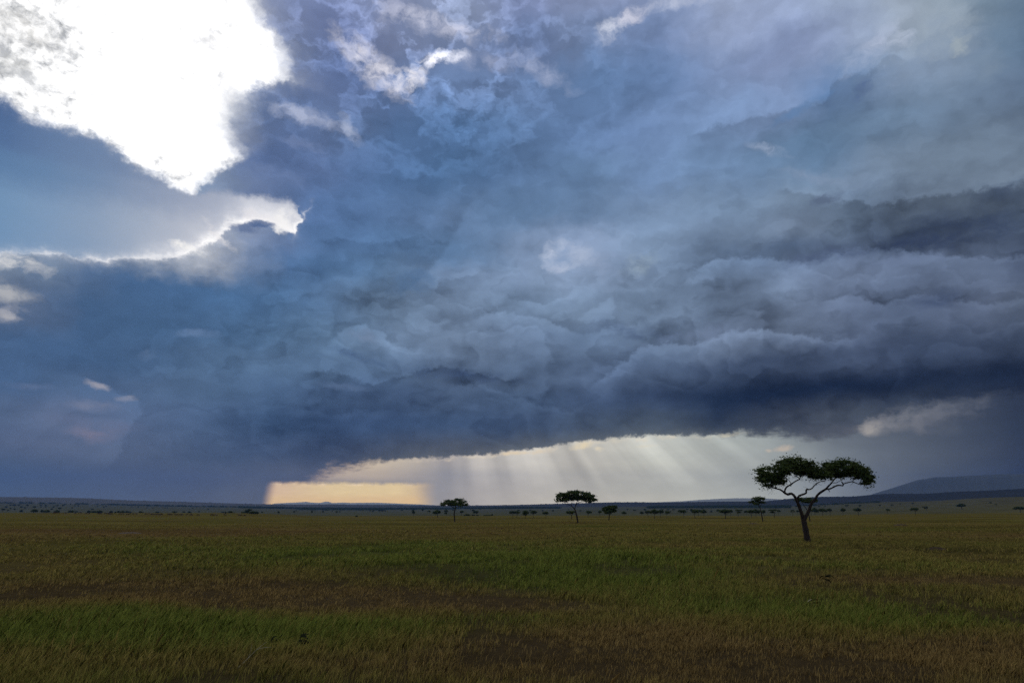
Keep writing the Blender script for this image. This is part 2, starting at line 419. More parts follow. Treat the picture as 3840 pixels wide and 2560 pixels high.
for b in [
 (855,150,105,42,(232,230,240),-26,0.95,1.7), (1010,135,62,20,(330,328,335),8,0.9,1.5), (940,178,45,30,(240,238,245),0,0.9,2.2),
 (990,52,140,30,(214,216,234),-6,0.85,1.6), (900,20,60,40,(180,185,210),40,0.6,1.4), (1240,160,90,30,(165,176,205),-25,0.8,1.5), (1120,140,90,25,(175,182,208),0,0.6,1.4),
 (1410,72,40,30,(220,225,240),20,0.9,1.6), (1450,40,40,25,(225,225,240),20,0.7,1.6), (1550,5,90,20,(215,220,235),0,0.6,1.3),
 (1310,600,150,62,(140,158,188),-8,0.6,1.0), (1262,588,22,30,(196,206,226),10,0.8,1.6), (1300,606,36,16,(206,213,230),20,0.65,1.3), (1322,578,46,24,(198,208,228),-20,0.6,1.2), (1285,560,30,12,(186,198,220),0,0.6,1.4), (1345,595,60,30,(160,176,202),0,0.5,1.1), (1470,600,50,24,(165,182,192),20,0.7,1.2),
 (700,268,95,24,(182,190,214),-5,0.85,1.6), (800,292,45,18,(178,188,212),-40,0.8,1.6), (700,330,60,14,(120,135,170),0,0.7,1.6),
 (620,395,80,22,(110,128,165),-10,0.7,1.6),
 (30,600,85,28,(235,232,228),-12,0.95,1.8), (18,668,70,30,(190,190,190),-5,0.85,1.5), (20,722,50,20,(190,188,190),8,0.8,1.6),
 (228,884,36,9,(172,168,174),-8,0.8,1.7), (298,912,34,9,(168,165,172),12,0.75,1.7), (215,930,60,14,(140,142,160),0,0.6,1.4), (215,995,75,26,(128,126,146),8,0.8,1.4),
 (60,885,60,9,(110,125,155),0,0.6,1.5), (200,965,150,14,(105,115,142),-4,0.6,1.5),
 (455,766,70,12,(108,134,170),2,0.7,1.5), (345,810,24,20,(105,128,160),40,0.7,1.5),
 (2160,60,110,70,(165,178,190),-10,0.75,1.2), (2255,150,60,50,(125,142,160),0,0.6,1.4), (2200,100,22,28,(160,172,180),0,0.8,1.8), (2080,85,30,20,(195,205,225),10,0.8,1.6),
 (2010,110,90,30,(185,196,220),25,0.7,1.4), (1760,340,50,16,(150,166,192),-25,0.8,1.8), (1850,400,80,14,(140,156,182),-18,0.6,1.6), (1960,420,60,20,(132,150,176),-18,0.6,1.6),
 (1985,205,36,20,(80,100,140),30,0.8,1.8), (1840,250,90,12,(92,128,172),12,0.6,1.8),
 (1900,455,90,16,(88,102,126),6,0.8,1.4), (2180,540,240,34,(48,60,86),2,0.95,1.4), (2300,440,110,24,(66,80,104),-8,0.8,1.4), (1890,590,110,24,(78,92,120),4,0.8,1.4),
 (2050,600,150,18,(112,128,158),-6,0.7,1.4), (2150,690,60,24,(62,76,104),0,0.7,1.6), (1440,760,90,20,(78,95,125),-12,0.7,1.5), (1060,860,150,18,(66,84,116),-4,0.7,1.4),
 (830,770,50,18,(122,140,168),0,0.75,1.5), (820,820,70,10,(66,86,118),-20,0.75,1.6), (1500,790,70,14,(112,130,160),18,0.7,1.6), (1640,760,80,20,(118,134,162),10,0.6,1.4),
 (560,930,120,12,(88,112,145),0,0.5,1.4), (790,890,60,10,(92,112,142),-4,0.7,1.8),
 (1180,640,90,40,(122,142,172),20,0.5,1.2), (960,640,60,30,(78,108,145),30,0.7,1.6),
]:
    storm = blob(storm, *b[:5], rot=b[5], k=b[6], hard=b[7])

# ---- blue sky with thin cloud, lower left of the white cloud
bluegrid = grid([-60, 0, 200, 450, 700], [200, 300, 400, 480, 530, 600], [
 [(52,88,135),(52,88,135),(88,115,155),(110,130,165),(120,135,170)], [(58,94,140),(60,96,142),(92,118,156),(115,130,162),(120,135,170)], [(84,124,165),(86,126,166),(94,126,163),(118,132,160),(150,160,182)],
 [(108,146,182),(112,149,184),(126,150,180),(158,168,188),(180,186,200)], [(128,158,188),(130,160,190),(140,162,186),(176,182,196),(190,194,204)], [(150,168,190),(150,168,190),(162,172,190),(190,194,204),(190,194,204)]], U2, V2)
skt = WT.nodes.new('ShaderNodeTexSky')
skt.sky_type = 'NISHITA'; skt.sun_disc = False
skt.sun_elevation = SUN_EL; skt.sun_rotation = SUN_AZ
skt.air_density = 1.2; skt.dust_density = 1.0
nish = cmul(S(skt.outputs[0]), 0.062)
blue = mixc(0.04, bluegrid, nish)
# area of open sky: below the white cloud's lower edge, above the bank's upper edge
yl_pts = [(-60,215),(0,236),(60,282),(120,300),(215,322),(262,352),(300,388),(360,412),(400,440),(440,452),(470,425),(500,404),(560,372),(620,345),(700,300)]
elow = curve_el(yl_pts, U2 + dB_x * 0.6)
bank_pts = [(-60,585),(0,582),(60,584),(110,578),(180,592),(240,598),(300,590),(380,592),(430,582),(475,562),(505,545),(530,520),(560,506),(600,508),(640,520),(675,535),(700,505),(720,470),(760,440)]
ebank = curve_el(bank_pts, U2 + dB_x * 0.4)
db = el + dB_y * 0.9 + (rimn - 0.5) * 0.5 - ebank        # above the bank
eroof = curve_el([(-60,100),(430,100),(446,448),(480,434),(540,446),(600,452),(670,462),(690,480),(702,520),(720,560),(760,600)], U2 + dB_x * 0.5)
dr = eroof - (el + dB_y * 1.1 + (rimn - 0.5) * 0.6)
openm = ramp01(db, -0.25, 0.2) * ramp01(dr, -0.3, 0.5)
sky_col = mixc(openm, storm, blue)
# luminous veil over the bank's rim
bright_u = ramp01(az + dA_x * 6.0, -33.0, -20.0)
veil = mth('EXPONENT', -(mx(db, 0.0) * (0.85 - bright_u * 0.4))) * (0.0 + bright_u * 0.95) * (wn2 * 1.4 + 0.2)
sky_col = mixc(openm * clampv(veil), sky_col, (0.80, 0.80, 0.84))
# burnt-out rim near the notch
rim = mth('EXPONENT', -(mx(db, 0.0) * (1 / 0.42))) * ramp01(az, -31.5, -26.0) * ramp01(az, -15.5, -17.5) * (wn * 4.2 - 1.0)
sky_col = mixc(openm * clampv(rim), sky_col, (1.25, 1.22, 1.18))
rim2 = mth('EXPONENT', -(mth('ABSOLUTE', db) * (1 / 0.22))) * ramp01(az, -17.2, -18.5) * clampv(wn * 3.0 - 0.9)
sky_col = mixc(clampv(rim2) * 0.8, sky_col, (0.95, 0.94, 0.95))

for b in [(655,500,34,26,(250,248,246),30,0.95,2.0), (640,520,26,12,(250,248,246),0,0.9,2.2), (430,568,46,14,(250,248,244),-6,0.9,2.0), (500,540,50,10,(236,232,232),-35,0.7,2.0), (585,492,60,12,(225,222,226),-6,0.6,1.8), (560,520,40,14,(80,100,140),10,0.7,2.2), (600,512,40,9,(74,98,140),0,0.9,2.4)]:
    sky_col = blob(sky_col, *b[:5], rot=b[5], k=b[6], hard=b[7])
# ---- the burnt-out white cloud
xr_pts = [(572,-80),(585,0),(600,30),(612,60),(640,90),(655,130),(666,165),(664,192),(648,206),(600,200),(560,212),(538,232),(524,262),(528,300),(548,335),(568,368),(556,384),(520,402),(480,428),(450,448)]
eright = curve_az([(572,-80),(585,0),(600,30),(612,60),(640,90),(655,130),(666,165),(662,188),(560,208),(534,235),(522,265),(530,300),(550,340),(562,372),(515,402),(480,428),(446,448),(430,470)], V2 + dB_y * 0.5)
e1 = (el + dB_y * 1.2 + (rimn - 0.5) * 0.7) - elow
e2 = (eright - (az + dB_x * 1.2)) * 0.75
n_w0 = noise(combine(U2 + 3.0, V2 * 1.3), 0.5, 5.0, 0.6)
soft_n = (n_w0 - 0.5) * 1.6
wm = mn(ramp01(e1 + soft_n * 0.3, -0.10, 0.9), ramp01(e2 + soft_n, -0.6, 1.5))
n_w = noise(combine(U2, V2 * 1.4), 0.33, 8.0, 0.62)
n_w2 = noise(combine(az + dB_x, el * 1.3 + dB_y), 0.9, 7.0, 0.66)
# grey lumps: mostly in the far upper left corner and along the ragged lower edge
gz = curve_az([(60, -80), (90, 0), (150, 100), (90, 200), (40, 250), (0, 300)], V2)
greyzone = clampv(1.0 - (az - gz) * 0.20) * 0.95
edgez = clampv(1.0 - e1 * 0.42) * 0.62
g_amount = clampv((n_w2 - 0.56 + mx(greyzone, edgez) * 0.20 + (n_w - 0.5) * 0.6) * 3.4)
white = mixc(g_amount, (1.45, 1.44, 1.42), (0.44, 0.45, 0.46))
# shaded undersides just inside the ragged lower edge, and a grey-lit strip inside the right edge
und = ramp01(e1, 1.5, 0.0) * clampv((n_w2 - 0.44) * 3.2)
white = mixc(und * 0.8, white, (0.50, 0.52, 0.56))
lump = ramp01(n_w, 0.56, 0.72) * ramp01(n_w2, 0.38, 0.62)
white = mixc(lump * 0.65, white, (0.60, 0.61, 0.63))
halo = mth('EXPONENT', mn(e2 + soft_n, 0.0) * 0.9) * ramp01(e1, -0.5, 1.5) * 0.5
sky_col = mixc(clampv(halo) * (wn * 1.4), sky_col, (0.62, 0.64, 0.70))
sky_col = mixc(wm, sky_col, white)
for b in [(475,105,55,48,(222,222,224),0,0.8,1.5), (525,190,40,45,(205,206,210),-30,0.75,1.5), (400,28,80,24,(226,226,228),-30,0.6,1.4), (40,60,110,50,(196,194,188),-10,0.7,1.3), (30,150,60,30,(190,190,186),0,0.7,1.5), (60,180,60,22,(175,178,182),-10,0.7,1.7)]:
    sky_col = blob(sky_col, *b[:5], rot=b[5], k=b[6], hard=b[7])

# ---- bright opening under the storm base
XO = [560, 700, 800, 900, 1000, 1100, 1200, 1350, 1500, 1650, 1800, 1900, 2000, 2100, 2250, 2352]
YO = [900, 985, 1020, 1060, 1090, 1120, 1165]
GO = [
 [(95,100,112)]*6 + [(190,188,176),(190,190,178),(185,190,184),(170,180,176),(135,142,144),(96,102,110),(100,104,112),(98,102,110),(62,70,84),(48,56,72)],
 [(90,96,110),(150,140,132),(204,188,166),(208,194,172),(176,170,162),(200,194,178),(200,196,182),(208,206,192),(198,201,192),(188,193,186),(142,150,153),(104,112,121),(96,104,114),(84,93,106),(64,74,90),(48,58,76)],
 [(85,95,115),(160,146,136),(206,190,168),(216,202,178),(172,168,166),(198,194,184),(192,191,186),(202,202,195),(196,201,197),(178,187,186),(154,165,168),(118,128,137),(100,110,122),(86,96,110),(66,76,94),(50,60,78)],
 [(82,94,118),(184,164,146),(212,196,172),(204,196,178),(152,152,158),(186,186,186),(182,184,184),(188,190,188),(184,191,190),(172,181,184),(154,165,171),(124,136,147),(102,113,128),(86,97,113),(66,77,96),(50,60,80)],
 [(84,97,122),(168,156,146),(190,180,166),(186,178,166),(144,148,158),(172,174,178),(174,177,180),(180,184,184),(178,185,187),(168,178,183),(152,164,172),(124,136,150),(102,114,130),(84,96,114),(64,76,96),(48,59,80)],
 [(86,99,124),(110,114,126),(130,132,140),(138,140,148),(142,146,156),(168,170,175),(172,175,179),(176,181,183),(174,182,185),(168,178,184),(154,167,177),(122,135,150),(100,112,130),(82,94,113),(62,73,94),(46,57,78)],
 [(92,104,128),(112,116,128),(130,132,140),(140,142,150),(148,150,158),(168,170,175),(179,181,183),(185,188,189),(184,190,192),(180,190,195),(168,180,188),(128,141,156),(102,115,133),(80,92,112),(58,69,90),(42,53,75)],
]
U3 = az + dB_x * 0.5; V3 = el + dB_y * 0.35
openc = grid(XO, YO, GO, U3, V3)
# crepuscular rays: streaks fanning out of one point
ca, ce = (float(v) for v in A(1010, 493))
tt = (az - ca) / (mx(ce - el, 1.0))
rays = noise(combine(tt, 0.0), 9.0, 2.0, 0.5)
rays2 = noise(combine(tt, 0.0), 4.0, 2.0, 0.5)
rayw = ramp01(az, -8.0, -4.0) * ramp01(az, 22.0, 14.0) * (ramp01(el, 0.2, 3.5) * 0.8 + 0.2)
gain_r = ((rays - 0.5) * 1.0 + (rays2 - 0.5) * 1.7 + 0.05) * rayw + 1.0
openc = cmul(openc, gain_r)
soft = noise(combine(az, el * 2.5), 0.5, 5.0, 0.55)
openc = cmul(openc, (soft - 0.5) * 0.22 + 1.0)
base_pts = [(640,1180),(676,1140),(700,1112),(745,1088),(800,1071),(870,1058),(950,1051),(1050,1046),(1150,1038),(1250,1026),(1330,1014),(1400,1007),(1450,1002),(1550,999),(1640,1002),(1700,997),(1780,997),(1830,1003),(1880,1004),(1940,996),(1975,989),(2010,968),(2100,940),(2200,920),(2300,907),(2400,902)]
hzn = ramp01(el, 0.0, 9.0, False)
ebase = curve_el(base_pts, az + dB_x * 0.9)
rimf = noise(combine(az, el * 1.6), 3.2, 4.0, 0.65)
dbs = el + (rimn - 0.5) * 0.55 + (rimf - 0.5) * 0.08 + dB_y * 0.9 + dA_y * 0.5 - ebase
bsoft = ramp01(az, -8.0, -15.0) * 0.55 + ramp01(az, 14.0, 22.0) * 0.35 + 0.14
scn = noise(combine(az * 0.8, el * 2.6), 0.9, 5.0, 0.6)
om = clampv((bsoft - dbs - (scn - 0.5) * bsoft * 3.0) / (bsoft * 2.0))
om = om * om * (3.0 - om * 2.0)
# the base itself is lit greenish-grey from below close to its edge
sky_col = mixc(mth('EXPONENT', -(mx(dbs, 0.0) * 1.6)) * 0.55 * ramp01(az, -17.0, -8.0) * ramp01(az, 26.0, 14.0), sky_col, lin((112,120,122)))
# bright fringe just below the base
fr = mth('EXPONENT', -(mth('ABSOLUTE', dbs + 0.2) * (1 / 0.14))) * clampv((wn - 0.42) * 5.0) * ramp01(az, -12.0, -4.0) * ramp01(az, 19.0, 12.0)
openc = mixc(clampv(fr) * 0.6, openc, (0.86, 0.76, 0.58))
sky_col = mixc(om, sky_col, openc)
# pale scud under the base, right
for b in [(1905,990,100,17,(84,90,100),6,0.85,2.0), (1850,1003,40,9,(96,101,108),10,0.8,2.0), (2070,962,110,26,(136,137,142),12,0.9,1.7), (2190,942,110,28,(112,116,126),8,0.8,1.6), (1998,980,34,20,(168,165,162),30,0.9,2.0), (2030,955,50,14,(120,122,128),20,0.8,1.8), (2150,985,60,22,(98,104,116),0,0.6,1.4), (2110,975,16,26,(120,123,131),8,0.6,1.8), (1800,1028,24,8,(190,182,172),10,0.9,2.4), (1765,1035,8,5,(190,184,174),0,0.8,2.4),
          (1325,1026,34,7,(235,222,190),12,0.9,2.2), (1378,1030,14,6,(232,222,196),0,0.8,2.4),(1480,1024,30,5,(225,220,200),0,0.6,2.2), (1190,1040,70,5,(232,214,180),4,0.7,2.0), (1660,1000,60,5,(220,214,190),4,0.6,2.0)]:
    sky_col = blob(sky_col, *b[:5], rot=b[5], k=b[6], hard=b[7])

# ---- the yellow window low over the horizon
def pix_az(x): return float(A(x, 1140)[0])
def pix_el(y): return float(A(900, y)[1])
wobble = noise(combine(az, 0.0), 0.9, 5.0, 0.6) - 0.5
wobv = noise(combine(el, 3.0), 1.4, 4.0, 0.6) - 0.5
lean = (el - pix_el(1150)) * 0.15
yl = ramp01(az - lean + wobv * 0.15 + dB_x * 0.25, pix_az(600), pix_az(632))
yr = ramp01(az + lean * 0.4 + wobv * 0.2, pix_az(1010), pix_az(945)) * ramp01(el, -1.5, -0.8)
yt = ramp01(el + wobble * 0.42 + (rimf - 0.5) * 0.22 + (rimn - 0.5) * 0.3, pix_el(1104), pix_el(1116))
ycol = mixc(ramp01(az, pix_az(610), pix_az(780)), lin((214,192,164)), lin((224,208,164)))
ycol = mixc(ramp01(az, pix_az(900), pix_az(995)), ycol, lin((204,186,156)))
ycol = mixc(ramp01(el, pix_el(1128), pix_el(1150)), ycol, lin((218,194,150)))
ystr = noise(combine(az, el * 5.0), 0.9, 5.0, 0.6)
ycol = cmul(ycol, (ystr - 0.5) * 0.22 + 1.0)
yfr = mth('EXPONENT', -(mth('ABSOLUTE', el - pix_el(1113)) * 16.0)) * clampv((wn - 0.46) * 6.0)
ycol = mixc(clampv(yfr), ycol, (0.93, 0.80, 0.58))
ymask = yl * yr * yt
sky_col = mixc(ymask, sky_col, ycol)

LOWGAIN = (1.62, 1.43, 1.14)
# the lowest sky is brighter than it looks through the haze
low = ramp01(el, 7.0, 0.5)
sky_col = mixc(low * mx(om, ymask), sky_col, cmul(sky_col, LOWGAIN))
sky_col = mixc(low * (1.0 - mx(om, ymask)), sky_col, cmul(sky_col, (1.32, 1.08, 0.80)))
# ---- overcast above and behind the frame
UPPER = lin((172,182,200))
front = ramp01(Y, -0.15, 0.45)
upm = ramp01(el, 62.0, 46.0)
sky_col = mixc(front * upm, UPPER, sky_col)
bgn = WT.nodes.new('ShaderNodeBackground')
put(bgn.inputs['Color'], sky_col)
bgn.inputs['Strength'].default_value = 1.0
wo = WT.nodes.new('ShaderNodeOutputWorld')
WT.links.new(bgn.outputs[0], wo.inputs['Surface'])
world.cycles.sampling_method = 'MANUAL'
world.cycles.sample_map_resolution = 512

# =================================================================== helpers
rng = np.random.default_rng(7)

def link(o, parent=None):
    C.objects.link(o)
    if parent is not None: o.parent = parent
    return o
def tag(o, label=None, cat=None, group=None, kind=None):
    if label: o['label'] = label
    if cat: o['category'] = cat
    if group: o['group'] = group
    if kind: o['kind'] = kind
    return o
def mesh_np(name, verts, faces_flat, nper, mat=None, attrs=None, smooth=False):
    """verts (n,3); faces_flat (m,nper) ints"""
    me = bpy.data.meshes.new(name)
    verts = np.ascontiguousarray(verts, np.float32); faces = np.ascontiguousarray(faces_flat, np.int32)
    me.vertices.add(len(verts)); me.vertices.foreach_set('co', verts.ravel())
    me.loops.add(faces.size); me.loops.foreach_set('vertex_index', faces.ravel())
    me.polygons.add(len(faces))
    me.polygons.foreach_set('loop_start', np.arange(0, faces.size, nper, dtype=np.int32))
    if smooth: me.polygons.foreach_set('use_smooth', np.ones(len(faces), bool))
    if attrs:
        for k, v in attrs.items():
            a = me.attributes.new(k, 'FLOAT', 'POINT'); a.data.foreach_set('value', np.ascontiguousarray(v, np.float32))
    me.update(calc_edges=True)
    if mat: me.materials.append(mat)
    return me
def mesh_obj(name, me, parent=None): return link(bpy.data.objects.new(name, me), parent)

def material(name):
    m = bpy.data.materials.new(name); m.use_nodes = True
    NT[0] = m.node_tree
    bs = m.node_tree.nodes['Principled BSDF']
    bs.inputs['Roughness'].default_value = 0.9
    bs.inputs['Specular IOR Level'].default_value = 0.15
    return m, bs
def attr(name):
    n = NT[0].nodes.new('ShaderNodeAttribute'); n.attribute_name = name
    return S(n.outputs['Fac'])
def pos():
    n = NT[0].nodes.new('ShaderNodeNewGeometry'); return S(n.outputs['Position'])
def objrand():
    n = NT[0].nodes.new('ShaderNodeObjectInfo'); return S(n.outputs['Random'])
def bumpn(h, dist, strength=1.0):
    n = NT[0].nodes.new('ShaderNodeBump'); n.inputs['Distance'].default_value = dist; n.inputs['Strength'].default_value = strength
    put(n.inputs['Height'], h); return S(n.outputs[0])

# =================================================================== lie of the land
# rows of the frame where the ground is met at each distance, for three bearings: the plain falls
# away gently, dips behind a low crest on the left, and rises again to the foot of the hills
DN = np.array([1, 12, 40, 69, 110, 183, 290, 400, 450, 560, 640, 720, 850, 1000, 1400, 1800, 2400, 3000, 3400.0])
RL = np.array([0, 0, 0, 0, 1983, 1961, 1945, 1935, 1931.5, 1925.5, 1922.5, 1922.6, 1925.5, 1926, 1920, 1911.5, 1901, 1892, 1885.0])
RC = np.array([0, 0, 0, 0, 1984, 1959, 1950, 1945, 1943, 1938, 1935.6, 1933, 1930, 1927.5, 1923, 1919, 1914, 1909, 1905.0])
RR = np.array([0, 0, 0, 0, 1984, 1961, 1950, 1943, 1941, 1936, 1933, 1930.5, 1926, 1921, 1911, 1902, 1888, 1870, 1862.0])
XB = np.array([0, 860, 1250, 2900, 3400, 3840.0])
AZB = np.array([float(azel(x, 1900)[0]) for x in XB])
def prof(rows, x):
    _, e = azel(np.full(len(rows), x), np.maximum(rows, 1700))
    z = CAM_H + DN * np.tan(e)
    z[:4] = 0
    return z
FX = [0, 480, 960, 1440, 1920, 2400, 2880, 3360, 3840]
FOOT = [1885, 1891, 1902, 1907, 1905, 1905, 1899, 1881, 1861]
PROFS = []
for x, r in zip(XB, [RL, RL, RC, RC, RR, RR]):
    r = r.copy()
    f = np.interp(x, FX, FOOT)
    k = np.clip((DN - 1400) / 2000.0, 0, 1)
    PROFS.append(prof(r * (1 - k) + (r + (f - r[-1])) * k, x))
PROFS = np.array(PROFS)
FAZ = np.array([float(azel(x, 1900)[0]) for x in FX])
def ground_z(a, d):
    """height of the ground at azimuth a (rad) and distance d"""
    a = np.asarray(a, float); d = np.asarray(d, float)
    a, d = np.broadcast_arrays(a, d)
    dc = np.clip(d, 1, 3400.0)
    zs = np.array([np.interp(dc, DN, p) for p in PROFS])
    ac = np.clip(a, AZB[0], AZB[-1])
    i = np.clip(np.searchsorted(AZB, ac) - 1, 0, len(AZB) - 2)
    t = (ac - AZB[i]) / (AZB[i + 1] - AZB[i]); t = t * t * (3 - 2 * t)
    idx = np.indices(a.shape)
    z0 = np.take_along_axis(zs, i[None], 0)[0]; z1 = np.take_along_axis(zs, (i + 1)[None], 0)[0]
    z = z0 * (1 - t) + z1 * t
    # gentle swells
    x = d * np.sin(a); y = d * np.cos(a)
    w = np.clip((d - 12) / 40, 0, 1)
    z = z + w * 0.07 * (np.sin(x * 0.11 + 1.3 * np.sin(y * 0.05)) + np.sin(y * 0.13 + x * 0.04 + 2.0))
    return z
def solve_d(x, row, dmin=30.0, dmax=3390.0):
    """distance at which the ground under column x is seen on this row"""
    ds = np.exp(np.linspace(math.log(dmin), math.log(dmax), 600))
    a = float(azel(x, row)[0])
    z = ground_z(np.full(600, a), ds)
    _, r = project(ds * math.sin(a), ds * math.cos(a), z)
    k = np.where((r[:-1] >= row) & (r[1:] < row))[0]
    return float(ds[k[0]]) if len(k) else float(ds[int(np.argmin(np.abs(r - row)))])
def spot(x, d, row=1900):
    a = float(azel(x, row)[0])
    return d * math.sin(a), d * math.cos(a), float(ground_z(a, d))

# patches of fresh green and of dry grass, traced on the plain: (x, y, rx, ry, amount), layout of the 2352 px view
PATCH = [(1300,1312,560,34,1.0),(620,1285,420,26,.6),(1750,1400,420,40,.75),(2150,1440,330,34,.7),(1350,1350,260,30,.5),(150,1430,330,46,.85),(420,1465,520,42,.8),(860,1455,360,24,.75),
         (1150,1433,180,14,.6),(1250,1245,300,9,.35),(950,1250,250,10,.45),(1500,1262,280,9,.4),(1950,1262,240,10,.5),(2300,1290,300,18,.3),(1950,1330,200,10,.2),
         (550,1375,560,24,-1.0),(1000,1395,420,26,-.9),(250,1340,260,10,-.5),(1150,1470,420,50,-1.0),(1500,1500,380,40,-.5),(1700,1530,500,40,-.7),(900,1540,500,30,-.7),(2150,1335,330,16,-.9),(2230,1500,200,40,-.5),
         (1700,1310,200,14,-.4),(250,1222,420,10,-.6),(700,1215,600,9,-.3),(1500,1225,300,8,.1),(2100,1245,400,14,-.3),(300,1530,300,30,-.2),(1400,1440,200,20,-.4)]
def fbm2(x, y, seed, octs=4, f0=0.05):
    r = np.random.default_rng(seed); out = np.zeros_like(x); amp = 1.0; tot = 0
    for o in range(octs):
        for k in range(3):
            th = r.uniform(0, 2 * math.pi); ph = r.uniform(0, 6.28); f = f0 * 2 ** o * r.uniform(.7, 1.3)
            out += amp * np.sin((x * math.cos(th) + y * math.sin(th)) * f + ph + 1.7 * np.sin((x * math.sin(th) - y * math.cos(th)) * f * .8 + ph * 2)) / 3
        tot += amp; amp *= 0.6
    return out / tot
def greenness(x, y):
    dd = np.hypot(x, y)
    X_, Y_ = project(x + dd * .10 * fbm2(x, y, 3, 4, .16), y + dd * .13 * fbm2(x, y, 4, 4, .13), np.zeros_like(x))
    X_ = X_ / D2; Y_ = Y_ / D2
    g = np.full_like(X_, -0.05)
    for (cx, cy, rx, ry, v) in PATCH:
        g = g + .95 * v * np.exp(-(((X_ - cx) / rx) ** 2 + ((Y_ - cy) / ry) ** 2))
    g = g + 0.75 * fbm2(x, y, 11, 6, .10)
    return np.clip(g * 0.5 + 0.5, 0, 1)

# =================================================================== materials of the land
def land_colour(green, fine):
    dry = mixc(fine, (0.215, 0.142, 0.048), (0.115, 0.072, 0.027))
    olive = mixc(fine, (0.205, 0.158, 0.040), (0.108, 0.092, 0.022))
    fresh = mixc(fine, (0.140, 0.156, 0.028), (0.068, 0.090, 0.015))
    c = mixc(ramp01(green, 0.15, 0.5), dry, olive)
    return mixc(ramp01(green, 0.5, 0.85), c, fresh)
m_ground, bs = material('savanna_soil_and_grass')
P = pos()
def stretch(v, sx, sy, sz):
    n = NT[0].nodes.new('ShaderNodeMapping'); put(n.inputs['Vector'], v); n.inputs['Scale'].default_value = (sx, sy, sz); return S(n.outputs[0])
fine = noise(P, 2.2, 6.0, 0.7)
mid = noise(P, 0.16, 5.0, 0.6)
big = noise(stretch(P, 0.6, 1, 1), 0.012, 5.0, 0.6)
gr = attr('green') + (mid - 0.5) * 0.5 + (big - 0.5) * 0.5
col = vmul(land_colour(gr, ramp01(fine, 0.3, 0.7)), 0.62)
# bare earth shows between the near tufts
far = attr('far')
col = mixc((1.0 - ramp01(far, 0.0, 0.55)) * 0.75, col, (0.034, 0.025, 0.015))
# cropped green-grey grass of the valley and the far plain
vcol = mixc(ramp01(mid, 0.35, 0.65), (0.084, 0.080, 0.046), (0.060, 0.064, 0.038))
col = mixc(attr('valley'), col, vcol)
track = attr('track')
col = mixc(track, col, (0.060, 0.060, 0.062))
streak = noise(stretch(P, 0.35, 1.0, 1.0), 0.035, 6.0, 0.68)
col = vmul(col, ramp01(streak, 0.34, 0.62, False) * 0.75 + 0.55)
put(bs.inputs['Base Color'], col)
put(bs.inputs['Normal'], bumpn(noise(P, 1.1, 6.0, 0.75), 0.25))
bs.inputs['Specular IOR Level'].default_value = 0.0

# ------------------------------------------------------------------- ground sheet
na, nd = 620, 330
fr = np.linspace(-1, 1, na)
azs = np.sign(fr) * np.where(np.abs(fr) < 0.86, np.abs(fr) / 0.86 * R(46), R(46) + ((np.abs(fr) - 0.86) / 0.14) * (math.pi - R(46)))
ds = np.concatenate([[0.5], np.exp(np.linspace(math.log(3), math.log(7600), nd - 1))])
AA, DD = np.meshgrid(azs, ds)
zz = ground_z(AA, DD)
zz = zz + 0.035 * fbm2(DD * np.sin(AA), DD * np.cos(AA), 21, 3, .9) * np.clip(1.4 - DD / 60, 0, 1)
gx, gy = DD * np.sin(AA), DD * np.cos(AA)
V = np.stack([gx.ravel(), gy.ravel(), zz.ravel()], 1)
ii = np.arange(na * nd).reshape(nd, na)
F = np.stack([ii[:-1, :-1].ravel(), ii[:-1, 1:].ravel(), ii[1:, 1:].ravel(), ii[1:, :-1].ravel()], 1)
# close the seam behind the camera
F = np.concatenate([F, np.stack([ii[:-1, -1], ii[:-1, 0], ii[1:, 0], ii[1:, -1]], 1)])
green = greenness(gx.ravel(), np.abs(gy.ravel()) + 1e-3)
green = np.where(gy.ravel() > 2, green, 0.5)
edge_d = np.interp(AA.ravel(), AZB, [655, 655, 640, 640, 800, 900])
valley = np.clip((DD.ravel() - edge_d) / 120, 0, 1); valley = valley * valley * (3 - 2 * valley) * (1 - 0.45 * np.clip((AA.ravel() - AZB[3]) / (AZB[5] - AZB[3]), 0, 1))
tx, ty, _ = spot(3900, 11.0, 2500)
tr = np.clip(1.15 - np.hypot((gx.ravel() - tx) / 2.6, (gy.ravel() - ty) / 1.9), 0, 1) ** 0.7
ground = mesh_obj('ground', mesh_np('ground', V, F[:, ::-1], 4, m_ground, dict(green=green, far=np.clip((DD.ravel() - 20) / 120, 0, 1), valley=valley, track=tr), True))
tag(ground, 'wide grassy plain of green and dry brown grass', None, None, 'structure')

# ------------------------------------------------------------------- hills
m_hill, bs = material('scrub_covered_hill')
P = pos()
hn = noise(P, 0.004, 7.0, 0.62); hn2 = noise(P, 0.03, 4.0, 0.7)
put(bs.inputs['Base Color'], mixc(ramp01(hn * 0.5 + hn2 * 0.5, 0.38, 0.62), (0.008, 0.011, 0.009), (0.020, 0.022, 0.015)))
put(bs.inputs['Normal'], bumpn(hn2, 12.0))
m_mid, bs = material('far_hill_painted_haze')  # rain haze painted in: base colour lifted towards the blue-grey sky behind
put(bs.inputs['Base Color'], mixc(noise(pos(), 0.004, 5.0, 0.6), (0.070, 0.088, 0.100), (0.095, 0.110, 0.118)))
m_pale, bs = material('pale_hill_painted_haze')  # pale base colour stands in for haze fading the most distant hills
put(bs.inputs['Base Color'], mixc(noise(pos(), 0.004, 5.0, 0.6), (0.26, 0.27, 0.26), (0.36, 0.37, 0.34)))
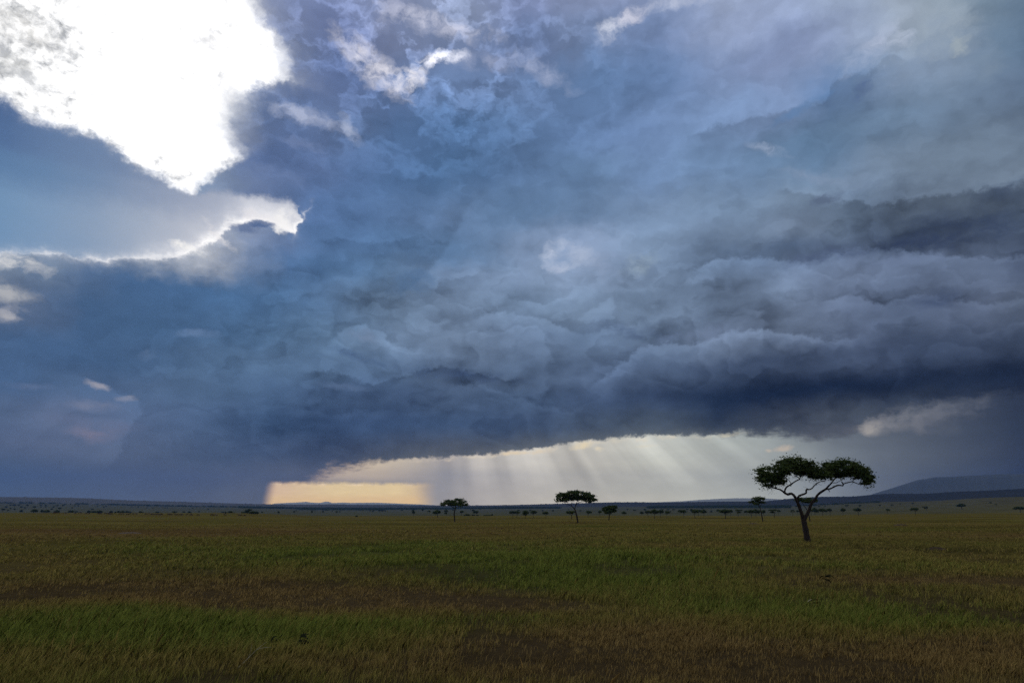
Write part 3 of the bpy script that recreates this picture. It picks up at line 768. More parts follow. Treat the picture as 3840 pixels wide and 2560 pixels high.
def hill(name, label, D, pts, front, back, foot_drop=12.0, rough=1.0, tree=0.0, seed=1, mat=None):
    """a long hill whose skyline passes through the given frame points when seen across the plain"""
    n = 900
    xs = np.linspace(pts[0][0], pts[-1][0], n)
    row = np.interp(xs, [p[0] for p in pts], [p[1] for p in pts])
    k = np.ones(15) / 15; rp = np.pad(row, 7, mode='edge'); row = np.convolve(rp, k, 'valid')
    a, e = azel(xs, row)
    r = np.random.default_rng(seed)
    prof_t = np.array([-1.0, -.8, -.62, -.42, -.25, -.12, 0, .15, .45, 1.0])
    hgt = np.array([0, .06, .2, .42, .68, .88, 1, .96, .6, 0])
    verts = []
    for t, h in zip(prof_t, hgt):
        d = D + (t * front if t < 0 else t * back)
        ztop = CAM_H + D * np.tan(e)
        zf = ground_z(a, np.full(n, min(d, 3400.0))) - foot_drop
        wob = 0
        if 0 < h < 1: wob = (fbm2(xs * 0.9, np.full(n, t * 300.0), seed, 4, .03)) * 0.05
        top = np.maximum(ztop, zf + 1)
        z = zf + (top - zf) * np.clip(h + wob, 0, 1.0)
        if h == 1: z = top + rough * (np.abs(fbm2(xs, xs * 0, seed + 5, 4, .12)) * 1.0 + tree * (r.random(n) < 0.22) * r.random(n))
        verts.append(np.stack([d * np.sin(a), d * np.cos(a), z], 1))
    V = np.concatenate(verts); ii = np.arange(n * len(prof_t)).reshape(len(prof_t), n)
    F = np.stack([ii[:-1, :-1].ravel(), ii[:-1, 1:].ravel(), ii[1:, 1:].ravel(), ii[1:, :-1].ravel()], 1)
    o = mesh_obj(name, mesh_np(name, V, F[:, ::-1], 4, mat or m_hill, None, False))
    tag(o, label, None, None, 'structure'); return o
hill('hill', 'long low dark blue ridge along the whole horizon', 4300, [(-700,1858),(0,1862),(300,1866),(480,1875),(700,1881),(960,1889),(1170,1891),(1255,1889),(1310,1892),(1440,1891.5),(1700,1895),(1920,1892.5),(2100,1887.5),(2300,1882),(2500,1882.5),(2700,1879.5),(2880,1879),(2930,1871.5),(3000,1866),(3070,1861.5),(3200,1861.5),(3240,1856.5),(3310,1851),(3390,1850),(3430,1851.5),(3500,1849),(3560,1843.5),(3700,1839),(3840,1831),(4500,1815)], 850, 700, 10, 1.0, 2.5, 3)
hill('hill', 'flat topped blue mountain above the ridge at the right edge', 6900, [(3180,1893),(3270,1852),(3330,1834),(3390,1815),(3440,1799),(3480,1794),(3500,1788.5),(3560,1787),(3700,1779.5),(3840,1775),(4300,1768),(4700,1770)], 700, 600, 20, 2.0, 0, 8, m_mid)
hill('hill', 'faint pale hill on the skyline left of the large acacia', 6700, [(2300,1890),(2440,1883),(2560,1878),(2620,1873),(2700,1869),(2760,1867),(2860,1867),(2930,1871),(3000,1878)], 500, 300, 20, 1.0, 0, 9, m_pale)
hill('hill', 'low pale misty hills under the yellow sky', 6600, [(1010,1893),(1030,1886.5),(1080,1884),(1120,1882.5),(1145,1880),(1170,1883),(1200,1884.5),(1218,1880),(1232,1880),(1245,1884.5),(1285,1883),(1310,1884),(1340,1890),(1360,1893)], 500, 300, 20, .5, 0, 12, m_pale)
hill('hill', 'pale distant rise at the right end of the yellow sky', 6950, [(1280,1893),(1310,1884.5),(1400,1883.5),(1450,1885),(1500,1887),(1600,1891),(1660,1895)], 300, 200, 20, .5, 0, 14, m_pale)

# ------------------------------------------------------------------- haze
hz = bpy.data.meshes.new('haze'); bm = bmesh.new(); bmesh.ops.create_cube(bm, size=1.0)
bmesh.ops.scale(bm, vec=(17000, 17000, 1), verts=bm.verts); 
ZLO, ZHI = float(zz.min()) - 22.0, 360.0
for v in bm.verts: v.co.z = ZHI if v.co.z > 0 else ZLO
bm.to_mesh(hz); bm.free()
ho = mesh_obj('haze', hz); tag(ho, 'thin blue haze over the plain', None, None, 'stuff')
m_haze = bpy.data.materials.new('haze'); m_haze.use_nodes = True; nt = m_haze.node_tree; nt.nodes.clear()
pv = nt.nodes.new('ShaderNodeVolumePrincipled'); mo = nt.nodes.new('ShaderNodeOutputMaterial')
pv.inputs['Color'].default_value = (0.08, 0.20, 0.56, 1)
pv.inputs['Density'].default_value = 6.5e-5
pv.inputs['Anisotropy'].default_value = 0.6
nt.links.new(pv.outputs[0], mo.inputs['Volume'])
hz.materials.append(m_haze)

# =================================================================== trees
m_bark, bs = material('acacia_bark')
P = pos()
bn = noise(stretch(P, 6, 6, 1.2), 1.6, 6.0, 0.7)
put(bs.inputs['Base Color'], mixc(ramp01(bn, 0.35, 0.65), (0.016, 0.012, 0.010), (0.044, 0.030, 0.023)))
put(bs.inputs['Normal'], bumpn(bn, 0.06))
m_leaf, bs = material('acacia_leaves')
tone = attr('tone')
lc = mixc(tone, (0.022, 0.038, 0.010), (0.075, 0.098, 0.024))
lc = mixc(attr('rusty'), lc, (0.115, 0.070, 0.022))
put(bs.inputs['Base Color'], lc)
nt = m_leaf.node_tree
tr_ = nt.nodes.new('ShaderNodeBsdfTranslucent'); put(tr_.inputs['Color'], lc)
ms = nt.nodes.new('ShaderNodeMixShader'); ms.inputs[0].default_value = 0.25
out = nt.nodes['Material Output']
nt.links.new(bs.outputs[0], ms.inputs[1]); nt.links.new(tr_.outputs[0], ms.inputs[2]); nt.links.new(ms.outputs[0], out.inputs['Surface'])

def tube(path, radii, sides=8, r=None, knob=0.0):
    """tapering limb along a path; returns verts, quads"""
    P_ = np.array(path, float)
    # resample smoothly
    t = np.concatenate([[0], np.cumsum(np.linalg.norm(np.diff(P_, axis=0), axis=1))])
    n = max(4, int(len(P_) * 3))
    tt = np.linspace(0, t[-1], n)
    Q = np.stack([np.interp(tt, t, P_[:, i]) for i in range(3)], 1)
    for _ in range(2):
        Q[1:-1] = Q[1:-1] * .5 + (Q[:-2] + Q[2:]) * .25
    rad = np.interp(tt, t, radii)
    if r is not None: rad = rad * (1 + knob * r.normal(size=n))
    T = np.gradient(Q, axis=0); T /= np.linalg.norm(T, axis=1)[:, None] + 1e-9
    ref = np.array([0.12, 1.0, 0.08])
    U = np.cross(T, ref); U /= np.linalg.norm(U, axis=1)[:, None] + 1e-9
    W_ = np.cross(T, U)
    th = np.linspace(0, 2 * math.pi, sides, endpoint=False)
    V = (Q[:, None] + rad[:, None, None] * (np.cos(th)[None, :, None] * U[:, None] + np.sin(th)[None, :, None] * W_[:, None])).reshape(-1, 3)
    ii = np.arange(n * sides).reshape(n, sides); jj = np.roll(ii, -1, 1)
    F = np.stack([ii[:-1].ravel(), jj[:-1].ravel(), jj[1:].ravel(), ii[1:].ravel()], 1)
    # close the tip
    V = np.concatenate([V, Q[-1:] + T[-1:] * rad[-1]]); c = len(V) - 1
    cap = np.stack([ii[-1], jj[-1], np.full(sides, c), np.full(sides, c)], 1)
    return V, np.concatenate([F, cap])
class Acc:
    def __init__(s): s.v = []; s.f = []; s.n = 0
    def add(s, V, F): s.v.append(V); s.f.append(F + s.n); s.n += len(V)
    def get(s): return np.concatenate(s.v), np.concatenate(s.f)
def quads_mesh(name, acc, mat, smooth=True):
    V, F = acc.get(); bm = bmesh.new()
    vs = [bm.verts.new(v) for v in V]
    for f in F:
        k = list(dict.fromkeys(int(i) for i in f))
        try: bm.faces.new([vs[i] for i in k])
        except ValueError: pass
    for f in bm.faces: f.smooth = smooth
    me = bpy.data.meshes.new(name); bm.to_mesh(me); bm.free(); me.materials.append(mat); return me

def leaves(centres, size, r, flat=0.5, tone=None, rusty=None, droop=0.0, elong=2.2):
    """feathery sprays: thin rhombic leaf clumps scattered at the given points"""
    n = len(centres)
    d = r.normal(size=(n, 3)); d[:, 2] *= flat; d[:, 2] -= droop * r.random(n)
    d /= np.linalg.norm(d, axis=1)[:, None]
    e = np.cross(d, r.normal(size=(n, 3))); e /= np.linalg.norm(e, axis=1)[:, None] + 1e-9
    L = size * r.uniform(.6, 1.5, n)[:, None]; w = L / elong
    a = centres - d * L; b = centres + e * w; c = centres + d * L; f = centres - e * w
    V = np.stack([a, b, c, f], 1).reshape(-1, 3)
    F = np.arange(4 * n).reshape(n, 4)
    tn = np.repeat(tone if tone is not None else r.random(n), 4)
    ru = np.repeat(rusty if rusty is not None else np.zeros(n), 4)
    return V, F, tn, ru

def crown_points(ell, n, r, depth_k=1.0, under=0.25):
    """ell: list of (cx, cy, cz, rx, ry, rz); points fill domed pads, denser near the shell; returns points and tone"""
    vol = np.array([e[3] * e[4] + e[3] * e[5] * .6 for e in ell]); pick = r.choice(len(ell), n, p=vol / vol.sum())
    E = np.array(ell)[pick]
    u = r.normal(size=(n, 3)); u /= np.linalg.norm(u, axis=1)[:, None]
    rad = r.random(n) ** 0.45 * (1 + np.abs(r.normal(0, .17, n)))
    # the pads are domes: less depth below than above
    uz = np.where(u[:, 2] < 0, u[:, 2] * (1 - under), u[:, 2])
    p = np.stack([E[:, 0] + E[:, 3] * u[:, 0] * rad, E[:, 1] + E[:, 4] * u[:, 1] * rad, E[:, 2] + E[:, 5] * uz * rad], 1)
    # clumps: pull points to random nuclei so that gaps open between sprays
    k = max(6, n // 38)
    nuc = p[r.choice(n, k)]
    which = np.empty(n, int)
    for s in range(0, n, 4000):
        dd = ((p[s:s + 4000, None] - nuc[None]) ** 2 * np.array([1, 1, 3.0])).sum(2); which[s:s + 4000] = dd.argmin(1)
    pull = r.uniform(.05, .45, n)[:, None]
    p = p * (1 - pull) + nuc[which] * pull
    nt_ = r.random(k)
    tone = np.clip(nt_[which] * .6 + r.random(n) * .4 + 0.0, 0, 1)
    rusty = np.clip((r.random(k)[which] - .82) * 3 + (r.random(n) - .9) * 2, 0, 1) * .7
    return p, tone, rusty

def crown_mesh(name, ell, n, size, r, twigs=None, hang=0, flat=0.4, halo=0.0):
    p, tone, rusty = crown_points(ell, n, r)
    if halo:
        m_ = r.random(n) < .22; p[m_] += r.normal(0, halo, (int(m_.sum()), 3)) * np.array([1, 1, .7])
    Vs, Fs, ts, rs = leaves(p, size, r, flat, tone, rusty)
    parts = [(Vs, Fs, ts, rs)]
    if hang:
        # drooping sprays under the rim of the pads
        E = np.array(ell); pk = r.integers(0, len(ell), hang); e = E[pk]
        th = r.uniform(0, 6.28, hang); rr = r.uniform(.5, 1.0, hang)
        b = np.stack([e[:, 0] + e[:, 3] * np.cos(th) * rr, e[:, 1] + e[:, 4] * np.sin(th) * rr, e[:, 2] - e[:, 5] * .45], 1)
        L = r.uniform(.15, .75, hang); m = 6
        q = (b[:, None] + np.stack([r.normal(0, .05, (hang, m)), r.normal(0, .05, (hang, m)), -np.linspace(0, 1, m)[None] * L[:, None]], 2)).reshape(-1, 3)
        parts.append(leaves(q, size * .5, r, 1.0, np.full(len(q), .2), None, 1.5, 3.5))
    o = 0; V = []; F = []; T = []; Q = []
    for a, b, c, d in parts: V.append(a); F.append(b + o); T.append(c); Q.append(d); o += len(a)
    return mesh_np(name, np.concatenate(V), np.concatenate(F), 4, m_leaf, dict(tone=np.concatenate(T), rusty=np.concatenate(Q)))

GROUPS = {}
def tree_root(name, x, y, z, label, cat='tree', group=None):
    o = bpy.data.objects.new(name, None); o.empty_display_size = 0.3; o.location = (x, y, z)
    link(o); tag(o, label, cat, group); return o

# ---- trees traced one by one. coordinates: frame pixels relative to the foot, scaled to metres at the tree's distance
def traced_tree(label, foot, D, limbs, pads, nleaf, leaf, seed, depth=None, hang=0, spurs=(), group='large acacias standing on the near plain', name='acacia_tree', yaw=0.0):
    r = np.random.default_rng(seed)
    fx, fy = foot
    D = D or solve_d(fx, fy)
    x0, y0, z0 = spot(fx, D)
    a = float(azel(fx, fy)[0])
    rho = math.hypot(x0, y0)
    e0 = math.atan2(z0 - CAM_H, rho)
    # metres across per frame pixel at this place
    s = rho / FPX * math.cos(PITCH) ** 0 / 1.0
    fwd = y0 * CP + (z0 - CAM_H) * SP
    s = fwd / FPX
    right = np.array([1.0, 0, 0]); back = np.array([math.sin(a), math.cos(a), 0]); up = np.array([0, 0, 1.0])
    def P3(px, py, dep=0.0):
        k = s * (1 + dep / rho)
        return right * ((px - fx) * k) + up * ((fy - py) * k * 1.0) + back * dep
    root = tree_root(name, x0, y0, z0 - 0.05, label, 'tree', group)
    acc = Acc()
    for limb in limbs:
        pts, w0, w1 = limb[0], limb[1], limb[2]
        d0, d1 = (limb[3] if len(limb) > 3 else (0.0, 0.0))
        m = len(pts)
        path = [P3(px, py, d0 + (d1 - d0) * i / max(m - 1, 1)) for i, (px, py) in enumerate(pts)]
        rad = np.linspace(w0, w1, m) * s / 2
        V, F = tube(path, rad, 10, r, 0.05)
        acc.add(V, F)
    tm = quads_mesh('trunk', acc, m_bark)
    mesh_obj('trunk', tm, root)
    for pts, w0, w1 in spurs:
        ac = Acc(); ac.add(*tube([P3(px, py) for px, py in pts], np.linspace(w0, w1, len(pts)) * s / 2, 5)); mesh_obj('twig', quads_mesh('twig', ac, m_bark), root)
    ell = []
    for pd in pads:
        px, py, rx, ry = pd[:4]
        ds_ = pd[4] if len(pd) > 4 else [(r.uniform(-.5, .5) * (depth or 1)) for _ in range(2)]
        for dep in (ds_ if isinstance(ds_, (list, tuple)) else [ds_]):
            c = P3(px, py, dep)
            ell.append((c[0], c[1], c[2], rx * s, max(rx * s * .8, (depth or 1) * .25), ry * s))
    sub = []
    for e in ell:
        for _ in range(6):
            u = r.normal(size=3); u /= np.linalg.norm(u); q = r.uniform(.45, .95)
            k = r.uniform(.28, .5)
            sub.append((e[0] + e[3] * u[0] * q, e[1] + e[4] * u[1] * q, e[2] + e[5] * (u[2] * q + .05), e[3] * k * 1.15, e[4] * k * 1.15, e[5] * k * .8))
    cm = crown_mesh('crown', sub, nleaf, leaf, r, hang=hang, halo=.26)
    mesh_obj('crown', cm, root)
    return root

def Z1(l): return [(2800 + x / 4.48, 1680 + y / 4.48) for x, y in l]
k1 = 1 / 4.48
limbs = [
 (Z1([(975,1510),(968,1440),(958,1330),(948,1220),(935,1120),(925,1060)]), 25, 17.5, (0, 0)),
 (Z1([(968,1500),(930,1520)]), 12, 5, (0, -.3)), (Z1([(972,1500),(1035,1515)]), 12, 5, (0, .2)),
 (Z1([(932,1110),(915,1020),(893,930),(872,850),(848,785)]), 15.5, 10.5, (0, -.5)),
 (Z1([(850,800),(832,735),(800,690),(765,668),(725,682),(690,685),(655,655)]), 10.5, 8, (-.5, -.9)),
 (Z1([(665,668),(620,625),(575,595),(525,585),(470,565),(420,560),(395,575)]), 7.5, 3, (-.9, -1.8)),
 (Z1([(520,585),(500,560),(520,500),(560,440)]), 3.5, 1.2, (-1.5, -.6)),
 (Z1([(655,655),(665,605),(700,560),(745,540),(785,520),(840,485),(890,460),(940,440)]), 7, 4, (-.9, .6)),
 (Z1([(790,520),(765,480),(745,440),(700,400),(640,370)]), 3.2, 1.2, (-.2, -1.2)),
 (Z1([(700,400),(735,350),(790,320),(830,290)]), 3.0, 1.0, (-.6, .4)),
 (Z1([(930,445),(960,400),(1000,360),(1060,330)]), 3.4, 1.2, (.6, 1.5)),
 (Z1([(938,440),(900,400),(880,350),(900,290)]), 3.0, 1.0, (.6, -.4)),
 (Z1([(853,790),(868,740),(900,705),(950,688),(1005,670),(1030,650),(1022,610),(1045,588)]), 7.5, 6, (-.4, -1.6)),
 (Z1([(1040,590),(1085,598),(1130,575),(1160,545),(1190,510),(1230,480),(1290,455),(1370,445)]), 5.5, 2.4, (-1.6, -2.2)),
 (Z1([(1060,590),(1030,560),(985,545)]), 1.6, .5, (-1.6, -1.9)), (Z1([(1235,480),(1275,520),(1320,505)]), 1.4, .4, (-2, -2.2)),
 (Z1([(940,1120),(985,1045),(1025,990),(1055,930),(1085,860),(1120,815),(1165,780)]), 15, 9, (0, .5)),
 (Z1([(1150,800),(1180,755),(1215,705),(1270,665),(1330,632),(1385,600)]), 9.5, 8.2, (.5, 1.0)),
 (Z1([(1370,610),(1420,560),(1470,520),(1505,480),(1535,450),(1600,420)]), 7.5, 3.5, (1.0, 2.0)),
 (Z1([(1500,512),(1560,512),(1600,488),(1640,470),(1655,430)]), 2.8, 1.6, (1.6, 1.2)),
 (Z1([(1375,612),(1430,612),(1480,588),(1530,560),(1585,542),(1640,545),(1668,560),(1672,520),(1650,480)]), 6.6, 4.2, (1.0, .2)),
 (Z1([(1415,630),(1428,660)]), 3.5, 1.5, (1, .9)),
 (Z1([(1670,520),(1720,502),(1775,488),(1830,475),(1880,490),(1930,515),(1985,525),(2030,515)]), 4.6, 2.2, (.2, -.8)),
 (Z1([(1830,475),(1865,440),(1890,405)]), 2.6, 1.2, (-.2, -.8)), (Z1([(1860,480),(1820,510),(1790,545)]), 1.6, .5, (-.3, -.6)),
 (Z1([(1640,470),(1700,430),(1760,400)]), 2.6, 1.2, (1.2, 1.8)),
]
spurs = [(Z1([(1150,215),(1215,165)]), 1.0, .3), (Z1([(1530,135),(1490,115),(1450,95)]), 1.6, .6), (Z1([(900,112),(950,80),(990,65)]), 1.0, .3), (Z1([(1290,260),(1310,200)]), .9, .3)]
pads = [(330,325,105,48),(262,425,80,42),(400,400,120,60),(460,478,105,48),(560,420,95,55),(385,540,60,22),(590,310,110,50),(650,205,95,62),(760,165,135,58),(900,175,135,72),
 (700,262,130,48),(860,280,110,50),(630,480,60,36),(985,265,120,85),(1085,165,85,50),(1090,290,110,72),(1180,330,105,80),(1175,235,75,45),(1280,375,105,62),(1350,310,95,65),(1430,370,115,62),
 (1430,200,52,34),(1480,260,105,75),(1565,195,100,52),(1665,215,130,78),(1630,320,140,75),(1800,205,110,62),(1820,315,150,85),(1935,255,100,72),(2030,300,100,75),(2080,370,105,58),(2130,425,52,40),(1960,400,130,55),(2060,485,60,26),(1900,190,50,30),(300,270,60,20),(420,250,50,16),(760,110,70,20),(920,95,60,16),(1700,140,90,20)]
pads += [(480,400,110,70),(600,380,80,60),(760,230,120,60),(1120,300,90,60),(1240,300,70,60),(1550,330,90,60),(1720,330,110,60),(1880,340,110,60),(1000,330,80,50),(700,330,70,40),(350,440,90,60)]
pads = [(2800 + x * k1, 1680 + (y + 6) * k1, rx * k1 * 1.04, ry * k1 * 1.18) for x, y, rx, ry in pads]
traced_tree('largest umbrella acacia with a forked trunk and two wide crown pads', (2800 + 972 * k1, 2012), 69.0, limbs, pads, 40000, 0.095, 5, depth=3.6, hang=1100, spurs=spurs)

def F5(l): return [(1920 + x / 4.9, 1830 + y / 4.9) for x, y in l]
def F4(l): return [(1440 + x / 4.9, 1860 + y / 4.9) for x, y in l]
def F6(l): return [(2400 + x / 4.9, 1850 + y / 4.9) for x, y in l]
def F7(l): return [(2880 + x / 4.9, 1850 + y / 4.9) for x, y in l]
def PD(f, l): return [(*f([(a, b)])[0], c / 4.9 * 1.04, d / 4.9 * 1.3) for a, b, c, d in l]
traced_tree('broad dome shaped acacia with a slim leaning trunk near the middle', F5([(1205,634)])[0], None,
 [(F5([(1205,640),(1190,520),(1170,440),(1152,380)]), 6.5, 4.6), (F5([(1152,385),(1165,320),(1200,275),(1290,250)]), 3.6, 1.5, (0, 1.5)), (F5([(1155,390),(1110,335),(1040,300),(965,275)]), 3.8, 1.4, (0, -1)),
  (F5([(1100,330),(1090,290),(1085,230)]), 2.4, 1), (F5([(1170,320),(1180,270),(1230,200)]), 2.4, 1, (0, -1.5)), (F5([(1290,250),(1380,235),(1450,240)]), 1.6, .8, (1.5, 2))],
 PD(F5, [(855,205,55,40),(870,140,60,22),(960,165,120,58),(1100,125,140,62),(1250,110,150,55),(1380,130,105,62),(1480,185,95,52),(1530,218,45,25),(1200,195,250,40),(1420,235,90,22),(930,235,90,22),(1000,225,60,30)]), 12000, 0.17, 6, depth=5.5, hang=90, spurs=[(F5([(900,150),(840,130),(790,115)]), 1.2, .4)])
traced_tree('slender flat topped acacia with a bent trunk left of the middle', F4([(1303,468)])[0], None,
 [(F4([(1303,474),(1302,400),(1290,340),(1297,280),(1315,225),(1320,180)]), 5.2, 3.2), (F4([(1305,235),(1250,190),(1190,165)]), 2.4, 1, (0, -1)), (F4([(1318,210),(1380,175),(1440,160)]), 2.2, 1, (0, 1)), (F4([(1290,345),(1275,318)]), 1.6, .8)],
 PD(F4, [(1115,148,70,26),(1200,105,105,36),(1330,98,125,38),(1440,112,95,36),(1500,160,50,26),(1280,150,160,26),(1410,168,60,18),(1080,165,40,14)]), 6500, 0.17, 7, depth=5.0, hang=40)
traced_tree('short dark bushy topped acacia right of the broad dome shaped one', F5([(1770,590)])[0], None,
 [(F5([(1770,596),(1780,520),(1790,450)]), 4.0, 3.2), (F5([(1790,455),(1730,425),(1700,400)]), 2.6, 1.2, (0, -1)), (F5([(1790,450),(1850,415),(1890,390)]), 2.4, 1.2, (0, 1))],
 PD(F5, [(1715,385,62,34),(1800,365,110,38),(1890,355,56,30),(1780,425,85,34),(1888,416,30,12),(1700,420,30,14)]), 4500, 0.24, 8, depth=4.5)
traced_tree('thin leaning acacia with a small ragged top left of the largest one', F6([(2235,515)])[0], None,
 [(F6([(2236,520),(2225,400),(2212,300),(2195,225),(2150,195)]), 4.6, 2.0), (F6([(2198,240),(2240,190),(2260,150)]), 2.0, .8)],
 PD(F6, [(2060,168,50,28),(2120,128,75,34),(2200,100,95,24),(2275,105,35,20),(2240,170,65,20),(2160,190,60,14)]), 3600, 0.17, 9, depth=4.0)
traced_tree('flat topped acacia seen behind the fork of the largest one', F7([(745,505)])[0], None,
 [(F7([(747,510),(740,420),(728,340),(700,275),(655,215),(640,170)]), 4.6, 1.6), (F7([(728,340),(760,260),(790,190)]), 2.8, 1.2)],
 PD(F7, [(560,122,65,34),(680,108,130,32),(800,125,115,38),(885,130,55,30),(720,145,160,22)]), 5000, 0.17, 10, depth=4.5)

# ---- the many small acacias: eight forms, copied with their parts
def small_tree_meshes(seed, form):
    """unit tree: 1 m tall, 1 m across"""
    r = np.random.default_rng(seed); acc = Acc()
    ln = r.uniform(-.06, .06)
    top = 0.66 if form != 'round' else .45
    acc.add(*tube([(0, 0, -.02), (ln * .5, 0, .3), (ln, 0.01, top * .72)], [.026, .02, .017], 7))
    for k in range(5):
        th = 6.28 * k / 5 + r.uniform(-.3, .3); rr = r.uniform(.18, .34)
        acc.add(*tube([(ln, .01, top * .7), (ln + math.cos(th) * rr * .5, math.sin(th) * rr * .5, top * .9), (ln + math.cos(th) * rr, math.sin(th) * rr, top * 1.1)], [.014, .009, .004], 5))
    tm = quads_mesh('trunk', acc, m_bark)
    ell = []
    if form == 'flat':
        for k in range(9):
            th = r.uniform(0, 6.28); rr = r.uniform(.0, .3)
            ell.append((math.cos(th) * rr, math.sin(th) * rr, .84 - rr * .12 + r.uniform(-.03, .03), r.uniform(.14, .22), r.uniform(.14, .22), r.uniform(.09, .13)))
    elif form == 'dome':
        for k in range(10):
            th = r.uniform(0, 6.28); rr = r.uniform(.0, .3)
            ell.append((math.cos(th) * rr, math.sin(th) * rr, .78 - rr * .35 + r.uniform(-.04, .04), r.uniform(.15, .22), r.uniform(.15, .22), r.uniform(.14, .2)))
    elif form == 'tiered':
        for k in range(10):
            th = r.uniform(0, 6.28); rr = r.uniform(.05, .36); hh = r.choice([.9, .72])
            ell.append((math.cos(th) * rr, math.sin(th) * rr, hh, r.uniform(.1, .17), r.uniform(.1, .17), r.uniform(.06, .09)))
    else:
        for k in range(12):
            u = r.normal(size=3); u /= np.linalg.norm(u)
            ell.append((u[0] * .28, u[1] * .28, .6 + u[2] * .2, .2, .2, .17))
    cm = crown_mesh('crown', ell, 1300, 0.05, r, flat=.5)
    return tm, cm
FORMS = {f: [small_tree_meshes(100 + 10 * i + j, f) for j in range(3)] for i, f in enumerate(['flat', 'dome', 'tiered', 'round'])}
rr_ = random.Random(3)
ORD = ['first','second','third','fourth','fifth','sixth','seventh','eighth','ninth','tenth','eleventh','twelfth','thirteenth','fourteenth','fifteenth','sixteenth','seventeenth','eighteenth','nineteenth','twentieth','twenty-first','twenty-second','twenty-third','twenty-fourth','twenty-fifth','twenty-sixth','twenty-seventh','twenty-eighth','twenty-ninth','thirtieth','thirty-first','thirty-second','thirty-third','thirty-fourth','thirty-fifth','thirty-sixth']
